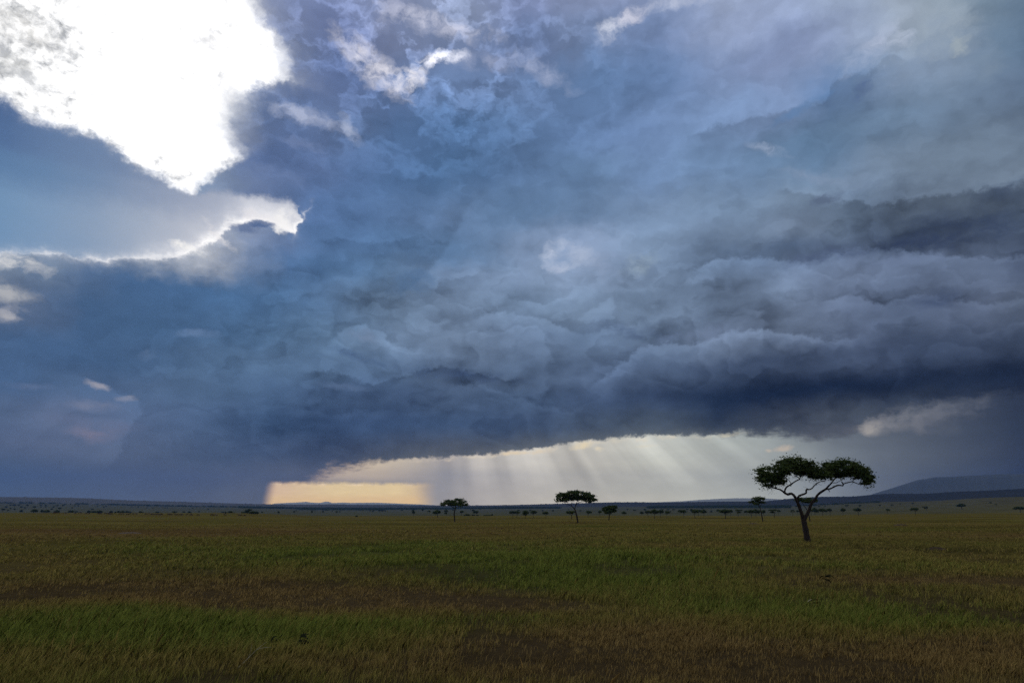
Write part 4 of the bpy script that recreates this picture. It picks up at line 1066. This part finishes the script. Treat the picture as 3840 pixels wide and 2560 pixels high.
# x, middle row of the crown, crown width, crown height, row of the foot (0: hidden or unclear), form
T = [
 # left plain, crowns over the crest
 (130,1914,25,9,0,'flat'),(160,1913,15,8,0,'dome'),(180,1915,22,7,0,'flat'),(84,1913,12,8,0,'dome'),(217,1915,22,10,0,'dome'),(270,1916,18,7,0,'flat'),(287,1918,13,6,0,'flat'),(335,1917,16,7,0,'flat'),(355,1918,18,7,0,'flat'),(377,1917,20,8,0,'flat'),(421,1918,15,7,0,'flat'),(448,1918,14,7,0,'flat'),(463,1918,20,10,0,'dome'),(478,1918,14,7,0,'flat'),(489,1919.5,15,6,0,'flat'),(529,1919,20,8,0,'dome'),(593,1920,15,6,0,'flat'),(657,1919.6,16,7,0,'tiered'),(690,1920,13,5,0,'flat'),(712,1919.5,17,9,0,'dome'),(749,1920,11,5,0,'flat'),(837,1920.5,14,5,0,'flat'),(951,1919.5,26,8,1928,'flat'),(963,1920.5,15,8,1928,'flat'),
 (33,1912,9,3,0,'flat'),(13,1908.5,14,5,0,'flat'),(57,1908,8,4,0,'flat'),(40,1905,7,3,0,'flat'),(24,1899,11,4,0,'flat'),(81,1899,10,4,0,'flat'),(93,1902,8,4,0,'flat'),(130,1899,12,5,0,'flat'),(153,1899,6,3,0,'flat'),(171,1898,8,3,0,'flat'),(200,1899,9,4,0,'flat'),(196,1907,10,4,0,'flat'),(226,1904,14,5,0,'flat'),(103,1892,12,4,0,'flat'),(70,1892,10,3,0,'flat'),(53,1892,14,4,0,'flat'),(38,1892,8,3,0,'flat'),(151,1892,8,3,0,'flat'),(170,1893,9,3,0,'flat'),(214,1894,12,3,0,'flat'),(235,1893,9,4,0,'flat'),(243,1889,8,3,0,'flat'),(263,1888,6,3,0,'flat'),(280,1895,7,3,0,'flat'),(293,1895,6,3,0,'flat'),(271,1903,6,3,0,'flat'),(347,1907.5,10,3,0,'flat'),(365,1897,5,3,0,'flat'),(390,1900,9,3,0,'tiered'),(397,1897,6,3,0,'flat'),(294,1888,9,3,0,'flat'),
 (495,1898,6,3,0,'dome'),(518,1899,6,3,0,'dome'),(551,1902,4,3,0,'dome'),(574,1903.5,5,2,0,'flat'),(619,1902,6,2,0,'flat'),(627.5,1902,5,3,0,'dome'),(724,1903.5,5,3,0,'flat'),(713,1907,4,2,0,'dome'),(782,1907.5,7,3,0,'flat'),
 # between the leaning tree and the slender acacia
 (984,1918.8,7,4,1927,'flat'),(1046,1919,10,5,1928,'flat'),(1105,1917,9,4,1926,'flat'),(1111,1913,5,3,1921,'flat'),(1171,1917,9,5,1926,'flat'),(1183,1916,3,3,1921,'dome'),(1213,1916.5,7,4,1925,'flat'),(1247,1916,4,3,1921,'flat'),(1265,1917,13,4,1925,'flat'),(1275,1917,7,3,1924,'flat'),(1388,1914,6,3,1922,'flat'),(1399,1915.5,8,4,1923,'flat'),(1423,1913,13,3,1920,'flat'),(1434,1911.5,8,6,1920,'dome'),(1445,1913.5,8,3,1920,'flat'),(1508,1911,9,3,1917,'flat'),
 (1548,1912,12,7,1924,'dome'),(1552,1919,14,7,1936.5,'flat'),(1586,1908,9,7,1918,'dome'),(1610,1915.5,13,4,1925,'flat'),(1642,1916,33,12,1938.5,'dome'),(1674,1917,19,10,1931,'tiered'),(1699,1911,9,3,1918,'flat'),
 (1732,1917,20,6,1932,'flat'),(1785.5,1918,21,8,1932.5,'flat'),(1775,1911,11,5,1919,'dome'),(1763,1908.5,5,2,1914,'flat'),(1801,1907.5,6,2,1913,'flat'),(1841,1909,4,2,1914,'flat'),(1915,1919.5,15,7,1930,'flat'),
 # between the slender acacia and the broad one
 (1924,1919,22,8,1942,'flat'),(1938,1919.5,30,8,1940,'flat'),(1970,1917,24,15,1943,'round'),(2000,1918.5,26,10,1941,'flat'),(2047,1921.5,23,8,1943,'flat'),(1944,1912,10,4,1920,'flat'),(1987,1912,11,4,1920,'flat'),(2035,1913,8,4,1920,'flat'),(2074,1913,10,4,1921,'flat'),(2132,1909,5,2,1915,'flat'),(2176,1913,9,3,1920,'flat'),(2142,1919,42,9,1945,'flat'),
 (2205,1918.5,28,8,1937,'flat'),(2249,1917,18,7,1935,'flat'),(2339,1919.5,18,9,1936,'dome'),(2352,1908.6,9,3,1916,'flat'),(2380,1911.6,13,3,1918,'flat'),
 # between the bushy acacia and the thin leaning one
 (2405,1919.5,14,7,1931,'dome'),(2429,1918,24,8,1938,'flat'),(2452,1913.5,32,13,1944,'dome'),(2475,1914.5,22,11,1941,'dome'),(2499,1919,22,8,1941,'flat'),(2512,1917,9,3,1926,'flat'),(2418,1909.6,14,4,1917,'flat'),(2482,1909,12,3,1916,'flat'),(2504,1909,15,3,1916,'flat'),(2525,1909,12,3,1916,'flat'),(2547,1913,12,7,1926,'dome'),(2562,1916,29,9,1938,'flat'),(2577,1908,10,3,1915,'flat'),(2592,1909.5,12,8,1920,'dome'),(2604,1915.7,32,10,1943.5,'flat'),(2618,1914,25,8,1934,'flat'),(2638,1915.5,26,10,1936.7,'flat'),(2634,1905,10,3,1912,'flat'),(2692,1913,16,7,1925,'flat'),(2717,1915.5,46,11,1944,'flat'),(2738,1914.5,18,9,1938,'flat'),(2766,1914.5,28,9,1937,'tiered'),(2798,1916.5,16,7,1930,'flat'),(2816,1916,30,10,1939,'flat'),(2832,1913,28,12,1938,'dome'),(2845,1916,20,8,1932,'flat'),(2863,1915,20,10,1936,'dome'),
 # around the largest acacia and to the right edge
 (2900,1914,36,9,1940,'tiered'),(2918,1914,14,6,1932,'flat'),(2971,1914,14,6,1934,'tiered'),(2989,1915,11,6,1928,'flat'),(3039,1912,18,8,1934,'flat'),(3053,1908.5,27,13,1929,'dome'),(3082,1911,25,11,1934,'flat'),(3096,1913,15,7,1929,'flat'),(3110,1910,21,8,1933,'flat'),(3159,1910,20,9,1932,'flat'),(3216,1909,29,9,1933,'flat'),(3326,1910,18,6,1926,'flat'),
 (3072,1897,8,3,1904,'flat'),(3093,1897,7,3,1903,'flat'),(3177,1894,12,4,1902,'tiered'),(3225,1894,15,4,1902,'flat'),(3299,1893,9,3,1900,'flat'),(3345,1892,12,3,1899,'flat'),(2907,1900,14,3,1907,'flat'),(2926,1899,9,4,1905,'dome'),(2962,1902,12,3,1908,'flat'),
 (3429,1907,27,8,1930,'flat'),(3473,1901,20,6,1913.5,'tiered'),(3606.5,1891,34,10,1909,'dome'),(3822,1903,32,9,1921,'flat'),(3423,1886,10,3,1893,'flat'),(3377,1888,6,2,1894,'flat'),(3717,1883,9,3,1890,'flat'),(3737,1890,11,2,1896,'flat'),
]
SEG = [(0, 480, 'on the plain at the far left'), (480, 900, 'above the grazing herd left of the yellow sky'), (900, 1652, 'between the leaning tree and the slender acacia'), (1652, 2080, 'between the slender acacia and the broad one'),
       (2080, 2320, 'around the broad dome shaped acacia'), (2320, 2810, 'between the bushy acacia and the thin leaning one'), (2810, 3130, 'around the largest acacia'), (3130, 3850, 'on the plain right of the largest acacia')]
def seg_of(x):
    for a, b, t in SEG:
        if a <= x < b: return t
FORMW = {'flat': 'flat topped', 'dome': 'domed', 'tiered': 'open tiered', 'round': 'round crowned'}
T.sort(key=lambda t: t[0])
count = {}
for (x, cy, w, h, foot, form) in T:
    top = cy - h / 2
    if foot == 0:
        if w >= 11 and cy > 1911: D = min(max(7.0 * FPX / w, 860), 1450)
        else:
            D = solve_d(x, max(top + w * .75 + 2.0, top + 4.5), 860.0)
    else: D = solve_d(x, foot, 200.0)
    px, py, pz = spot(x, D)
    m = D / FPX * 1.0
    fwd = py * CP + (pz - CAM_H) * SP
    # true height from the row of the top
    _, et = azel(x, top)
    ztop = CAM_H + math.hypot(px, py) * math.tan(float(et))
    H_ = max(ztop - pz, 1.8); W_ = w * fwd / FPX * 1.34
    small = w < 9.5 and h < 6
    size = 'tiny' if small else ('small' if w < 17 else 'mid sized')
    sg = seg_of(x)
    key = (size if small else 'row', sg)
    count[key] = count.get(key, 0) + 1
    if small:
        label = 'tiny acacia speck, %s speck from left %s' % (ORD[count[key] - 1], sg); grp = 'tiny far acacias ' + sg
    else:
        label = '%s %s acacia, %s from left %s' % (size, FORMW[form], ORD[count[key] - 1], sg); grp = 'small acacias of the plain'
        if len(label.split()) > 16: label = '%s acacia, %s from left %s' % (FORMW[form], ORD[count[key] - 1], sg)
    tm, cm = rr_.choice(FORMS[form])
    root = tree_root('acacia_tree', px, py, pz, label, 'tree', grp)
    root.rotation_euler = (0, 0, rr_.uniform(0, 6.28))
    tk = bpy.data.objects.new('trunk', tm); link(tk, root)
    ck = bpy.data.objects.new('crown', cm); link(ck, root)
    # the crown's own share of the height follows the photograph
    kf = {'flat': .30, 'dome': .45, 'tiered': .32, 'round': .66}[form]
    ch = h * fwd / FPX * 1.4
    topk = {'flat': .95, 'dome': .97, 'tiered': .96, 'round': .97}[form]
    sz = ch / kf
    ck.scale = (W_, W_, sz); ck.location = (0, 0, H_ - topk * sz)
    tk.scale = (W_ * 1.0, W_ * 1.0, H_)
for k_, v_ in count.items(): pass

# ---- the leaning tree with a low leafy mass, and its neighbour thicket, behind the herd
def bush_mesh(name, ell, n, size, seed):
    return crown_mesh(name, ell, n, size, np.random.default_rng(seed), flat=.8)
def px_tree(label, name, cat, x, D, foot_row, pads, trunks, seed, n=1500, size=.3, part='crown', group=None):
    px, py, pz = spot(x, D); fwd = py * CP + (pz - CAM_H) * SP; s = fwd / FPX
    # the crest may hide the foot: rows are measured from the row of the ground there
    _, fr_ = project(px, py, pz); fr_ = float(fr_)
    root = tree_root(name, px, py, pz, label, cat, group)
    ell = [((a - x) * s, 0, (fr_ - b) * s, c * s, max(c * s * .8, .5), d * s) for a, b, c, d in pads]
    mesh_obj(part, bush_mesh(part, ell, n, size, seed), root)
    if trunks:
        acc = Acc()
        for pts, w0, w1 in trunks:
            acc.add(*tube([((a - x) * s, 0, (fr_ - b) * s) for a, b in pts], np.linspace(w0, w1, len(pts)) * s / 2, 7))
        mesh_obj('trunk', quads_mesh('trunk', acc, m_bark), root)
    return root
px_tree('dark leaning tree with a low leafy mass beside the herd', 'acacia_tree', 'tree', 927, 700, 1924, [(937,1911.5,9,5),(930,1914,7,4),(926,1918,9,4.5),(917,1921,10,4),(908,1925,8,2.2),(922,1924,14,2.6),(923,1912,3,2),(931,1919,7,3)], [([(928,1929),(930,1920),(936,1913)], 2.2, 1.2), ([(938,1929),(938,1922)], .8, .5), ([(942,1929),(942,1922)], .8, .5)], 41, 2600, .34)
px_tree('dark rounded thicket left of the leaning tree', 'thicket', 'bush', 867, 690, 1925, [(866,1918.5,7,3.6),(861,1922,8,3),(872,1923,8,2.4),(858,1921,4,3),(866,1924.5,12,2.2),(880,1922.5,2.5,2.5)], None, 42, 2200, .34, 'foliage')
for (x, cy, rx, ry, lab) in [(2666,1916,6,5,'cone shaped dark bush between two flat topped acacias'),(1752,1929.5,13,4,'large low bush right of the slender acacia'),(1775,1930,6,2,'small low bush in the middle of the bush row'),(1791,1931,5,1.5,'smallest low bush under the flat topped acacia'),(1829,1931,18,2.2,'long low hedge like bush'),(1846,1929,3.5,3,'short upright bush at the end of the long low one'),(1339,1934.5,4.5,2.2,'lone low shrub in the grass below the yellow sky'),(848,1921,2,3,'small upright shrub left of the rounded thicket'),(435,1920,2.5,2.5,'small upright shrub above the middle of the herd')]:
    D = solve_d(x, cy + ry + .5, 250.0)
    px_tree(lab, 'bush', 'bush', x, D, 0, [(x - rx * .4, cy + ry * .25, rx * .6, ry * .8), (x + rx * .4, cy + ry * .15, rx * .6, ry * .85), (x, cy, rx * .6, ry)], None, int(x), 700, .3, 'foliage')

# ---- dark belts of far woodland at the foot of the hills
r = np.random.default_rng(50); pts = []
for (x0, x1, off, dens) in [(380,900,1.0,.22),(900,1300,2.5,.9),(1120,1440,4.5,1.4),(1300,1700,2.0,1.0),(1700,2100,-3.5,1.1),(1900,1965,-2,1.0),(2430,2960,-3.0,1.6),(2640,2960,-1.0,1.6),(2960,3300,-6,.2),(0,380,.5,.08)]:
    for k in range(int((x1 - x0) * dens)):
        x = r.uniform(x0, x1); row = np.interp(x, FX, FOOT) + off + r.normal(0, .7)
        D = solve_d(x, max(row, np.interp(x, FX, FOOT) + .4), 1500.0) if k % 3 == 0 else pts[-1][3] + r.uniform(-60, 60) if pts else 3300
        D = min(D, 3380)
        a_, b_, c_ = spot(x, D); pts.append((a_, b_, c_, D))
cen = []; 
for (a_, b_, c_, D) in pts:
    m_ = 60; u = r.normal(size=(m_, 3)) * np.array([4.2, 4.2, 1.6]); cen.append(np.array([a_, b_, c_ + r.uniform(1.5, 3.5)]) + u)
cen = np.concatenate(cen); Vw, Fw, tn, ru = leaves(cen, 1.6, r, .5)
wl = mesh_obj('woodland', mesh_np('woodland', Vw, Fw, 4, m_leaf, dict(tone=tn * .5, rusty=ru)))
tag(wl, 'dark belt of far off trees along the foot of the hills', 'woodland', None, 'stuff')

# =================================================================== the grazing herd
m_hide, bs = material('dark_brown_hide')
put(bs.inputs['Base Color'], mixc(noise(pos(), 3.0, 3.0, .6), (0.030, 0.014, 0.010), (0.060, 0.026, 0.017)))
def animal_mesh(name, head_up, seed):
    """wildebeest as one skinned body: deep chest, sloping back, thin jointed legs"""
    j = {}; vs = []; es = []; rad = []
    def v(x, y, z, r_): vs.append((x, y, z)); rad.append(r_); return len(vs) - 1
    def chain(*ids):
        for a, b in zip(ids, ids[1:]): es.append((a, b))
    pel = v(-.62, 0, 1.02, .20); belly = v(-.15, 0, 1.0, .25); chest = v(.35, 0, 1.05, .28); sh = v(.62, 0, 1.16, .20)
    chain(pel, belly, chest, sh)
    if head_up: n1 = v(.85, 0, 1.34, .13); hd = v(1.02, 0, 1.45, .11); mz = v(1.2, 0, 1.2, .07)
    else: n1 = v(.92, 0, .92, .13); hd = v(1.12, 0, .55, .11); mz = v(1.2, 0, .22, .07)
    chain(sh, n1, hd, mz)
    for s in (-1, 1):
        a = v(-.66, s * .14, .78, .12); b = v(-.60, s * .15, .60, .07); c = v(-.74, s * .15, .38, .045); d = v(-.70, s * .15, .02, .035); chain(pel, a, b, c, d)
        a = v(.45, s * .14, .74, .09); b = v(.45, s * .15, .42, .05); c = v(.44, s * .15, .20, .04); d = v(.46, s * .15, .02, .035); chain(chest, a, b, c, d)
        h1 = v(hd * 0 + vs[hd][0] - .02, s * .12, vs[hd][2] + .10, .025); h2 = v(vs[hd][0] - .04, s * .22, vs[hd][2] + .2, .015); chain(hd, h1, h2)
    t1 = v(-.84, 0, 1.0, .03); t2 = v(-.92, 0, .62, .04); chain(pel, t1, t2)
    me = bpy.data.meshes.new(name); me.from_pydata(vs, es, [])
    o = bpy.data.objects.new('tmp', me); C.objects.link(o)
    md = o.modifiers.new('skin', 'SKIN'); sv = me.skin_vertices[0].data
    for i, r_ in enumerate(rad): sv[i].radius = (r_, r_)
    sv[0].use_root = True
    o.modifiers.new('sub', 'SUBSURF').levels = 1
    dg = bpy.context.evaluated_depsgraph_get(); out = bpy.data.meshes.new_from_object(o.evaluated_get(dg))
    bpy.data.objects.remove(o); out.materials.clear(); out.materials.append(m_hide); out.name = name
    for p in out.polygons: p.use_smooth = True
    return out
GRAZE = [animal_mesh('wildebeest', False, 1)]; STAND = [animal_mesh('wildebeest', True, 2)]
HERD = [(206,1926,12,0),(221,1925,8,1),(247.5,1926,9,0),(285,1927,9,0),(303,1927,12,0),(327,1928,8,0),(338,1928,8,1),(371,1928,9,0),(381,1928,9,0),(399,1927.5,10,0),(408,1928,8,1),(413,1929.5,8,0),(421,1929.5,8,0),(452,1930,8,0),(463,1930,9,0),
 (481,1930.5,8,0),(489,1930.5,8,1),(502,1929,9,0),(513,1929.5,9,0),(551,1930,9,0),(560,1929.5,8,1),(570,1930.5,9,0),(577,1931,9,0),(586,1931.5,9,0),(595,1931.5,8,0),(604,1932,9,1),(609,1932,8,0),
 (634,1930.5,9,0),(641,1931.5,8,0),(648,1932.5,10,0),(661,1931.5,10,1),(670,1933,9,0),(679,1932.5,9,0),(687,1932.5,9,0),(706,1932.5,9,0),(718,1932,8,1),(722,1934,7,0),(747,1934,10,0),(795,1933.5,9,1),(801,1934.5,8,0),(814,1934.5,9,0),
 (900,1934.5,10,1),(907,1935.5,9,0),(921,1935.5,9,0),(848,1934,5,1)]
HERD.sort()
for i, (x, row, w, up) in enumerate(HERD):
    D = solve_d(x, row, 200.0, 640.0)
    px, py, pz = spot(x, D); fwd = py * CP
    L = w * fwd / FPX; sc = min(max(L / 2.0, .75), 1.25)
    o = bpy.data.objects.new('wildebeest', (STAND if up else GRAZE)[0]); o.location = (px, py, pz + .0)
    side = rr_.choice([0, math.pi]); o.rotation_euler = (0, 0, side + rr_.uniform(-.45, .45)); o.scale = (sc * 1.08, sc, sc * 1.02)
    link(o)
    where = 'in the herd line' if x < 780 else 'right of the main herd'
    n_ = i + 1 if x < 780 else None
    lab = ('dark brown %s wildebeest, %s from left' % ('standing' if up else 'grazing', ORD[i] if i < 36 else ['thirty-seventh','thirty-eighth','thirty-ninth','fortieth','forty-first','forty-second','forty-third','forty-fourth','forty-fifth','forty-sixth'][i - 36])) + (' in the herd line' if x < 900 else ' under the leaning tree')
    tag(o, lab, 'wildebeest', 'wildebeest grazing along the left crest')

# =================================================================== termite mounds
m_soil, bs = material('termite_mound_soil')
P = pos(); sn = noise(P, 3.0, 6.0, .7)
put(bs.inputs['Base Color'], mixc(sn, (0.028, 0.017, 0.010), (0.070, 0.042, 0.026))); put(bs.inputs['Normal'], bumpn(sn, .15))
def mound(label, x, row, w, h, seed):
    D = solve_d(x, row, 30.0); px, py, pz = spot(x, D); s = (py * CP) / FPX
    W_, H_ = w * s, h * s
    n, m_ = 48, 16; th = np.linspace(0, 2 * math.pi, n, endpoint=False); rr2 = np.linspace(0, 1, m_)
    TH, RRr = np.meshgrid(th, rr2); r_ = np.random.default_rng(seed)
    lump = .75 + .35 * fbm2(np.cos(TH) * RRr * 6, np.sin(TH) * RRr * 6, seed, 4, 1.0)
    Z_ = H_ * (1 - RRr ** 2.2) * lump; Z_[-1] = -.08
    Vv = np.stack([(np.cos(TH) * RRr * W_ / 2).ravel(), (np.sin(TH) * RRr * W_ / 2.6).ravel(), Z_.ravel()], 1)
    ii = np.arange(n * m_).reshape(m_, n); jj = np.roll(ii, -1, 1)
    F = np.stack([ii[:-1].ravel(), ii[1:].ravel(), jj[1:].ravel(), jj[:-1].ravel()], 1)
    o = mesh_obj('termite_mound', mesh_np('termite_mound', Vv, F, 4, m_soil, None, True)); o.location = (px, py, pz)
    tag(o, label, 'mound', 'bare earth mounds in the grass')
mound('dark red brown earth mound in the grass, nearer of the two at right', 3490, 2060, 76, 13, 1)
mound('low dark earth mound in the grass, farther of the two at right', 3368, 1969, 52, 6, 2)
mound('small brown earth mound below the slender acacia', 1515, 1985, 18, 6, 3)
mound('long flat dark earth mound on the left plain', 500, 1999, 90, 6, 4)
mound('tiny dark earth lump between the slender and broad acacias', 1882, 1983, 7, 5, 5)
mound('flat dark earth mound at the foot of the thin leaning acacia', 2820, 1963, 46, 4, 6)

# =================================================================== grass
m_grass, bs = material('grass_blades')
def upnormal(k):
    """thin blades catch the light of the open sky whichever way they twist"""
    g = NT[0].nodes.new('ShaderNodeNewGeometry')
    a = vadd(vmul(S(g.outputs['Normal']), k), (0.0, 0.0, 1.0 - k))
    n = NT[0].nodes.new('ShaderNodeVectorMath'); n.operation = 'NORMALIZE'; put(n.inputs[0], a); return S(n.outputs[0])
put(bs.inputs['Normal'], upnormal(0.35)); bs.inputs['Specular IOR Level'].default_value = 0.0
g_ = attr('green'); t_ = attr('tone')
gc = land_colour(g_, 1.0 - t_)
gc = vmul(gc, t_ * 1.1 + 0.66)
put(bs.inputs['Base Color'], gc)
nt = m_grass.node_tree
tr_ = nt.nodes.new('ShaderNodeBsdfTranslucent'); put(tr_.inputs['Color'], gc)
ms = nt.nodes.new('ShaderNodeMixShader'); ms.inputs[0].default_value = 0.3
nt.links.new(bs.outputs[0], ms.inputs[1]); nt.links.new(tr_.outputs[0], ms.inputs[2]); nt.links.new(ms.outputs[0], nt.nodes['Material Output'].inputs['Surface'])
r = np.random.default_rng(77)
def blades(n_tufts, dmin, dmax, per, hmul, width, power=1.0):
    # distance distribution: uniform in log distance keeps the cover even
    d = np.exp(r.uniform(math.log(dmin), math.log(dmax), n_tufts)); a = r.uniform(-R(41), R(41), n_tufts)
    x = d * np.sin(a); y = d * np.cos(a)
    gq = greenness(x, y)
    lump = fbm2(x, y, 31, 4, .8); tall = fbm2(x, y, 32, 3, .09)
    dens = np.clip(.55 + 1.3 * fbm2(x, y, 35, 4, .38), .06, 1.3)
    keep = r.random(n_tufts) < dens
    keep &= r.random(n_tufts) < np.clip(.62 + .5 * lump + .25 * (gq - .4), .12, 1) * np.clip((dmax * 1.02 - d) / (dmax * .55), 0, 1)
    inpatch = np.hypot((x - tx) / 2.6, (y - ty) / 1.9) < 1.0
    keep &= ~(inpatch & (r.random(n_tufts) < .93))
    d, a, x, y, gq, lump, tall = (q[keep] for q in (d, a, x, y, gq, lump, tall))
    z = ground_z(a, d)
    h = (.13 + .12 * np.clip(gq, 0, 1) + .12 * np.clip(tall, 0, 1) + .10 * np.clip(lump, 0, 1)) * hmul
    h = h * (1 + .45 * np.clip(fbm2(x, y, 36, 3, .3), -1, 1))
    n = len(x)
    tone_t = r.random(n) * .5
    X_ = np.repeat(x, per); Y_ = np.repeat(y, per); Z_ = np.repeat(z, per); H_ = np.repeat(h, per) * r.uniform(.5, 1.5, n * per)
    G_ = np.repeat(gq, per) + r.normal(0, .10, n * per); D_ = np.repeat(d, per)
    m = n * per
    spread = .07 + .0006 * D_
    bx_ = X_ + r.normal(0, 1, m) * spread; by_ = Y_ + r.normal(0, 1, m) * spread
    lean = H_ * r.uniform(.1, .9, m); th = r.normal(.15, 1.5, m)
    lx = np.cos(th) * lean + .14 * H_; ly = np.sin(th) * lean
    w = width * r.uniform(.6, 1.4, m); ph = r.uniform(0, math.pi, m)
    wx = np.cos(ph) * w; wy = np.sin(ph) * w * .6
    base = Z_ - .03
    A_ = np.stack([bx_ - wx, by_ - wy, base], 1); B_ = np.stack([bx_ + wx, by_ + wy, base], 1)
    M1 = np.stack([bx_ + lx * .35 + wx * .7, by_ + ly * .35 + wy * .7, Z_ + H_ * .6], 1); M0 = np.stack([bx_ + lx * .35 - wx * .7, by_ + ly * .35 - wy * .7, Z_ + H_ * .6], 1)
    T_ = np.stack([bx_ + lx, by_ + ly, Z_ + H_], 1)
    V = np.stack([A_, B_, M1, T_, M0], 1).reshape(-1, 3); F = np.arange(5 * m).reshape(m, 5)
    tn = np.clip(np.repeat(tone_t, per) + r.random(m) * .5, 0, 1)
    k_ = np.clip((D_ - 40) / 120, 0, 1) * .7
    tn = np.clip((tn - .5) * 1.5 + .5, 0, 1) * (1 - k_) + .5 * k_
    # straw-pale tips above darker stems
    tip = np.array([-.22, -.22, .12, .42, .12])
    tn = np.clip(tn[:, None] + tip[None], 0, 1).ravel()
    return V, F, np.repeat(np.clip(G_, 0, 1), 5), tn
sets = [blades(100000, 9.5, 34, 6, .62, .006), blades(90000, 17, 85, 6, .75, .012), blades(72000, 40, 300, 6, .8, .035)]
# tussocks, and thin pale seed stalks standing above the leaves
sets += [blades(900, 9.5, 60, 30, .95, .008), blades(14000, 9.5, 90, 2, 1.45, .005)]
V, F, g, t = sets[-1]; sets[-1] = (V, F, g * .45 + .12, np.clip(t + .35, 0, 1))
o_ = 0; Vs = []; Fs = []; G = []; TT = []
for V, F, g, t in sets: Vs.append(V); Fs.append(F + o_); G.append(g); TT.append(t); o_ += len(V)
grass = mesh_obj('grass', mesh_np('grass', np.concatenate(Vs), np.concatenate(Fs), 5, m_grass, dict(green=np.concatenate(G), tone=np.concatenate(TT))))
tag(grass, 'ragged green and dry brown grass of the near plain', 'grass', None, 'stuff')

# ---- a few weeds that stand out of the grass
m_weed, bs = material('dark_weed'); bs.inputs['Specular IOR Level'].default_value = 0.0; put(bs.inputs['Base Color'], mixc(noise(pos(), 9.0, 3.0, .6), (0.006, 0.008, 0.005), (0.018, 0.020, 0.010)))
m_straw, bs = material('pale_dry_straw'); bs.inputs['Specular IOR Level'].default_value = 0.0; put(bs.inputs['Base Color'], mixc(noise(pos(), 9.0, 3.0, .6), (0.26, 0.22, 0.14), (0.40, 0.36, 0.26)))
def leafblade(acc, base, ang, L, w, curl, r_):
    n = 6; pts = []
    for i in range(n):
        t = i / (n - 1); wd = w * math.sin(math.pi * min(.98, .12 + t * .88)) * (1 if i < n - 1 else .1)
        c = np.array(base) + np.array([math.cos(ang) * L * t, math.sin(ang) * L * t, L * (.55 * t - curl * t * t)])
        s_ = np.array([-math.sin(ang), math.cos(ang), 0.25]) * wd
        pts += [c - s_, c + s_]
    F = np.array([[2 * i, 2 * i + 1, 2 * i + 3, 2 * i + 2] for i in range(n - 1)]); acc.add(np.array(pts), F)
def weed(label, x, row, h, nl, seed, mat=None, name='weed', width=.05, pale=False):
    D = solve_d(x, row, 8.0, 60.0); px, py, pz = spot(x, D, row); r_ = np.random.default_rng(seed)
    root = tree_root(name, px, py, pz, label, 'weed', 'weeds standing out of the grass')
    st = Acc(); st.add(*tube([(0, 0, -.03), (.02, 0, h * .5), (.05, .01, h)], [.007, .006, .003], 6)); mesh_obj('stem', quads_mesh('stem', st, mat or m_weed), root)
    for k in range(nl):
        a_ = Acc(); leafblade(a_, (.03, 0, h * r_.uniform(.3, 1.0)), r_.choice([0, math.pi]) + r_.normal(0, .6), h * r_.uniform(.5, .8), width * h, r_.uniform(.5, 1.1), r_)
        mesh_obj('leaf', quads_mesh('leaf', a_, m_straw if (pale and k == 0) else (mat or m_weed)), root)
weed('tall weed with a pale leaf and dark drooping leaves, right of centre', 3068, 2290, .5, 5, 1, pale=True, width=.10)
weed('dark leafy weed in the grass above the pale leafed one', 3095, 2200, .5, 7, 2, width=.11)
weed('clump of black broad leaved weeds left of centre near the front', 1118, 2435, .36, 8, 3, width=.13)
weed('small black weed left of the clump of black weeds', 1027, 2432, .28, 4, 4, width=.12)
# dry forked branch lying in the grass
D = solve_d(940, 2500, 8.0, 60.0); px, py, pz = spot(940, D, 2500)
root = tree_root('dry_branch', px, py, pz, 'pale dry forked branch sticking out of the front grass', 'branch')
ac = Acc(); ac.add(*tube([(-.25, 0, 0), (-.08, .02, .16), (.08, .03, .33), (.26, .05, .47)], [.007, .006, .004, .002], 6)); mesh_obj('stem', quads_mesh('stem', ac, m_straw), root)
for q in ([(-.08, .02, .16), (.0, -.06, .32), (.02, -.1, .45)], [(.08, .03, .33), (.22, .08, .36), (.36, .1, .36)]):
    ac = Acc(); ac.add(*tube(q, [.004, .003, .0015], 5)); mesh_obj('twig', quads_mesh('twig', ac, m_straw), root)
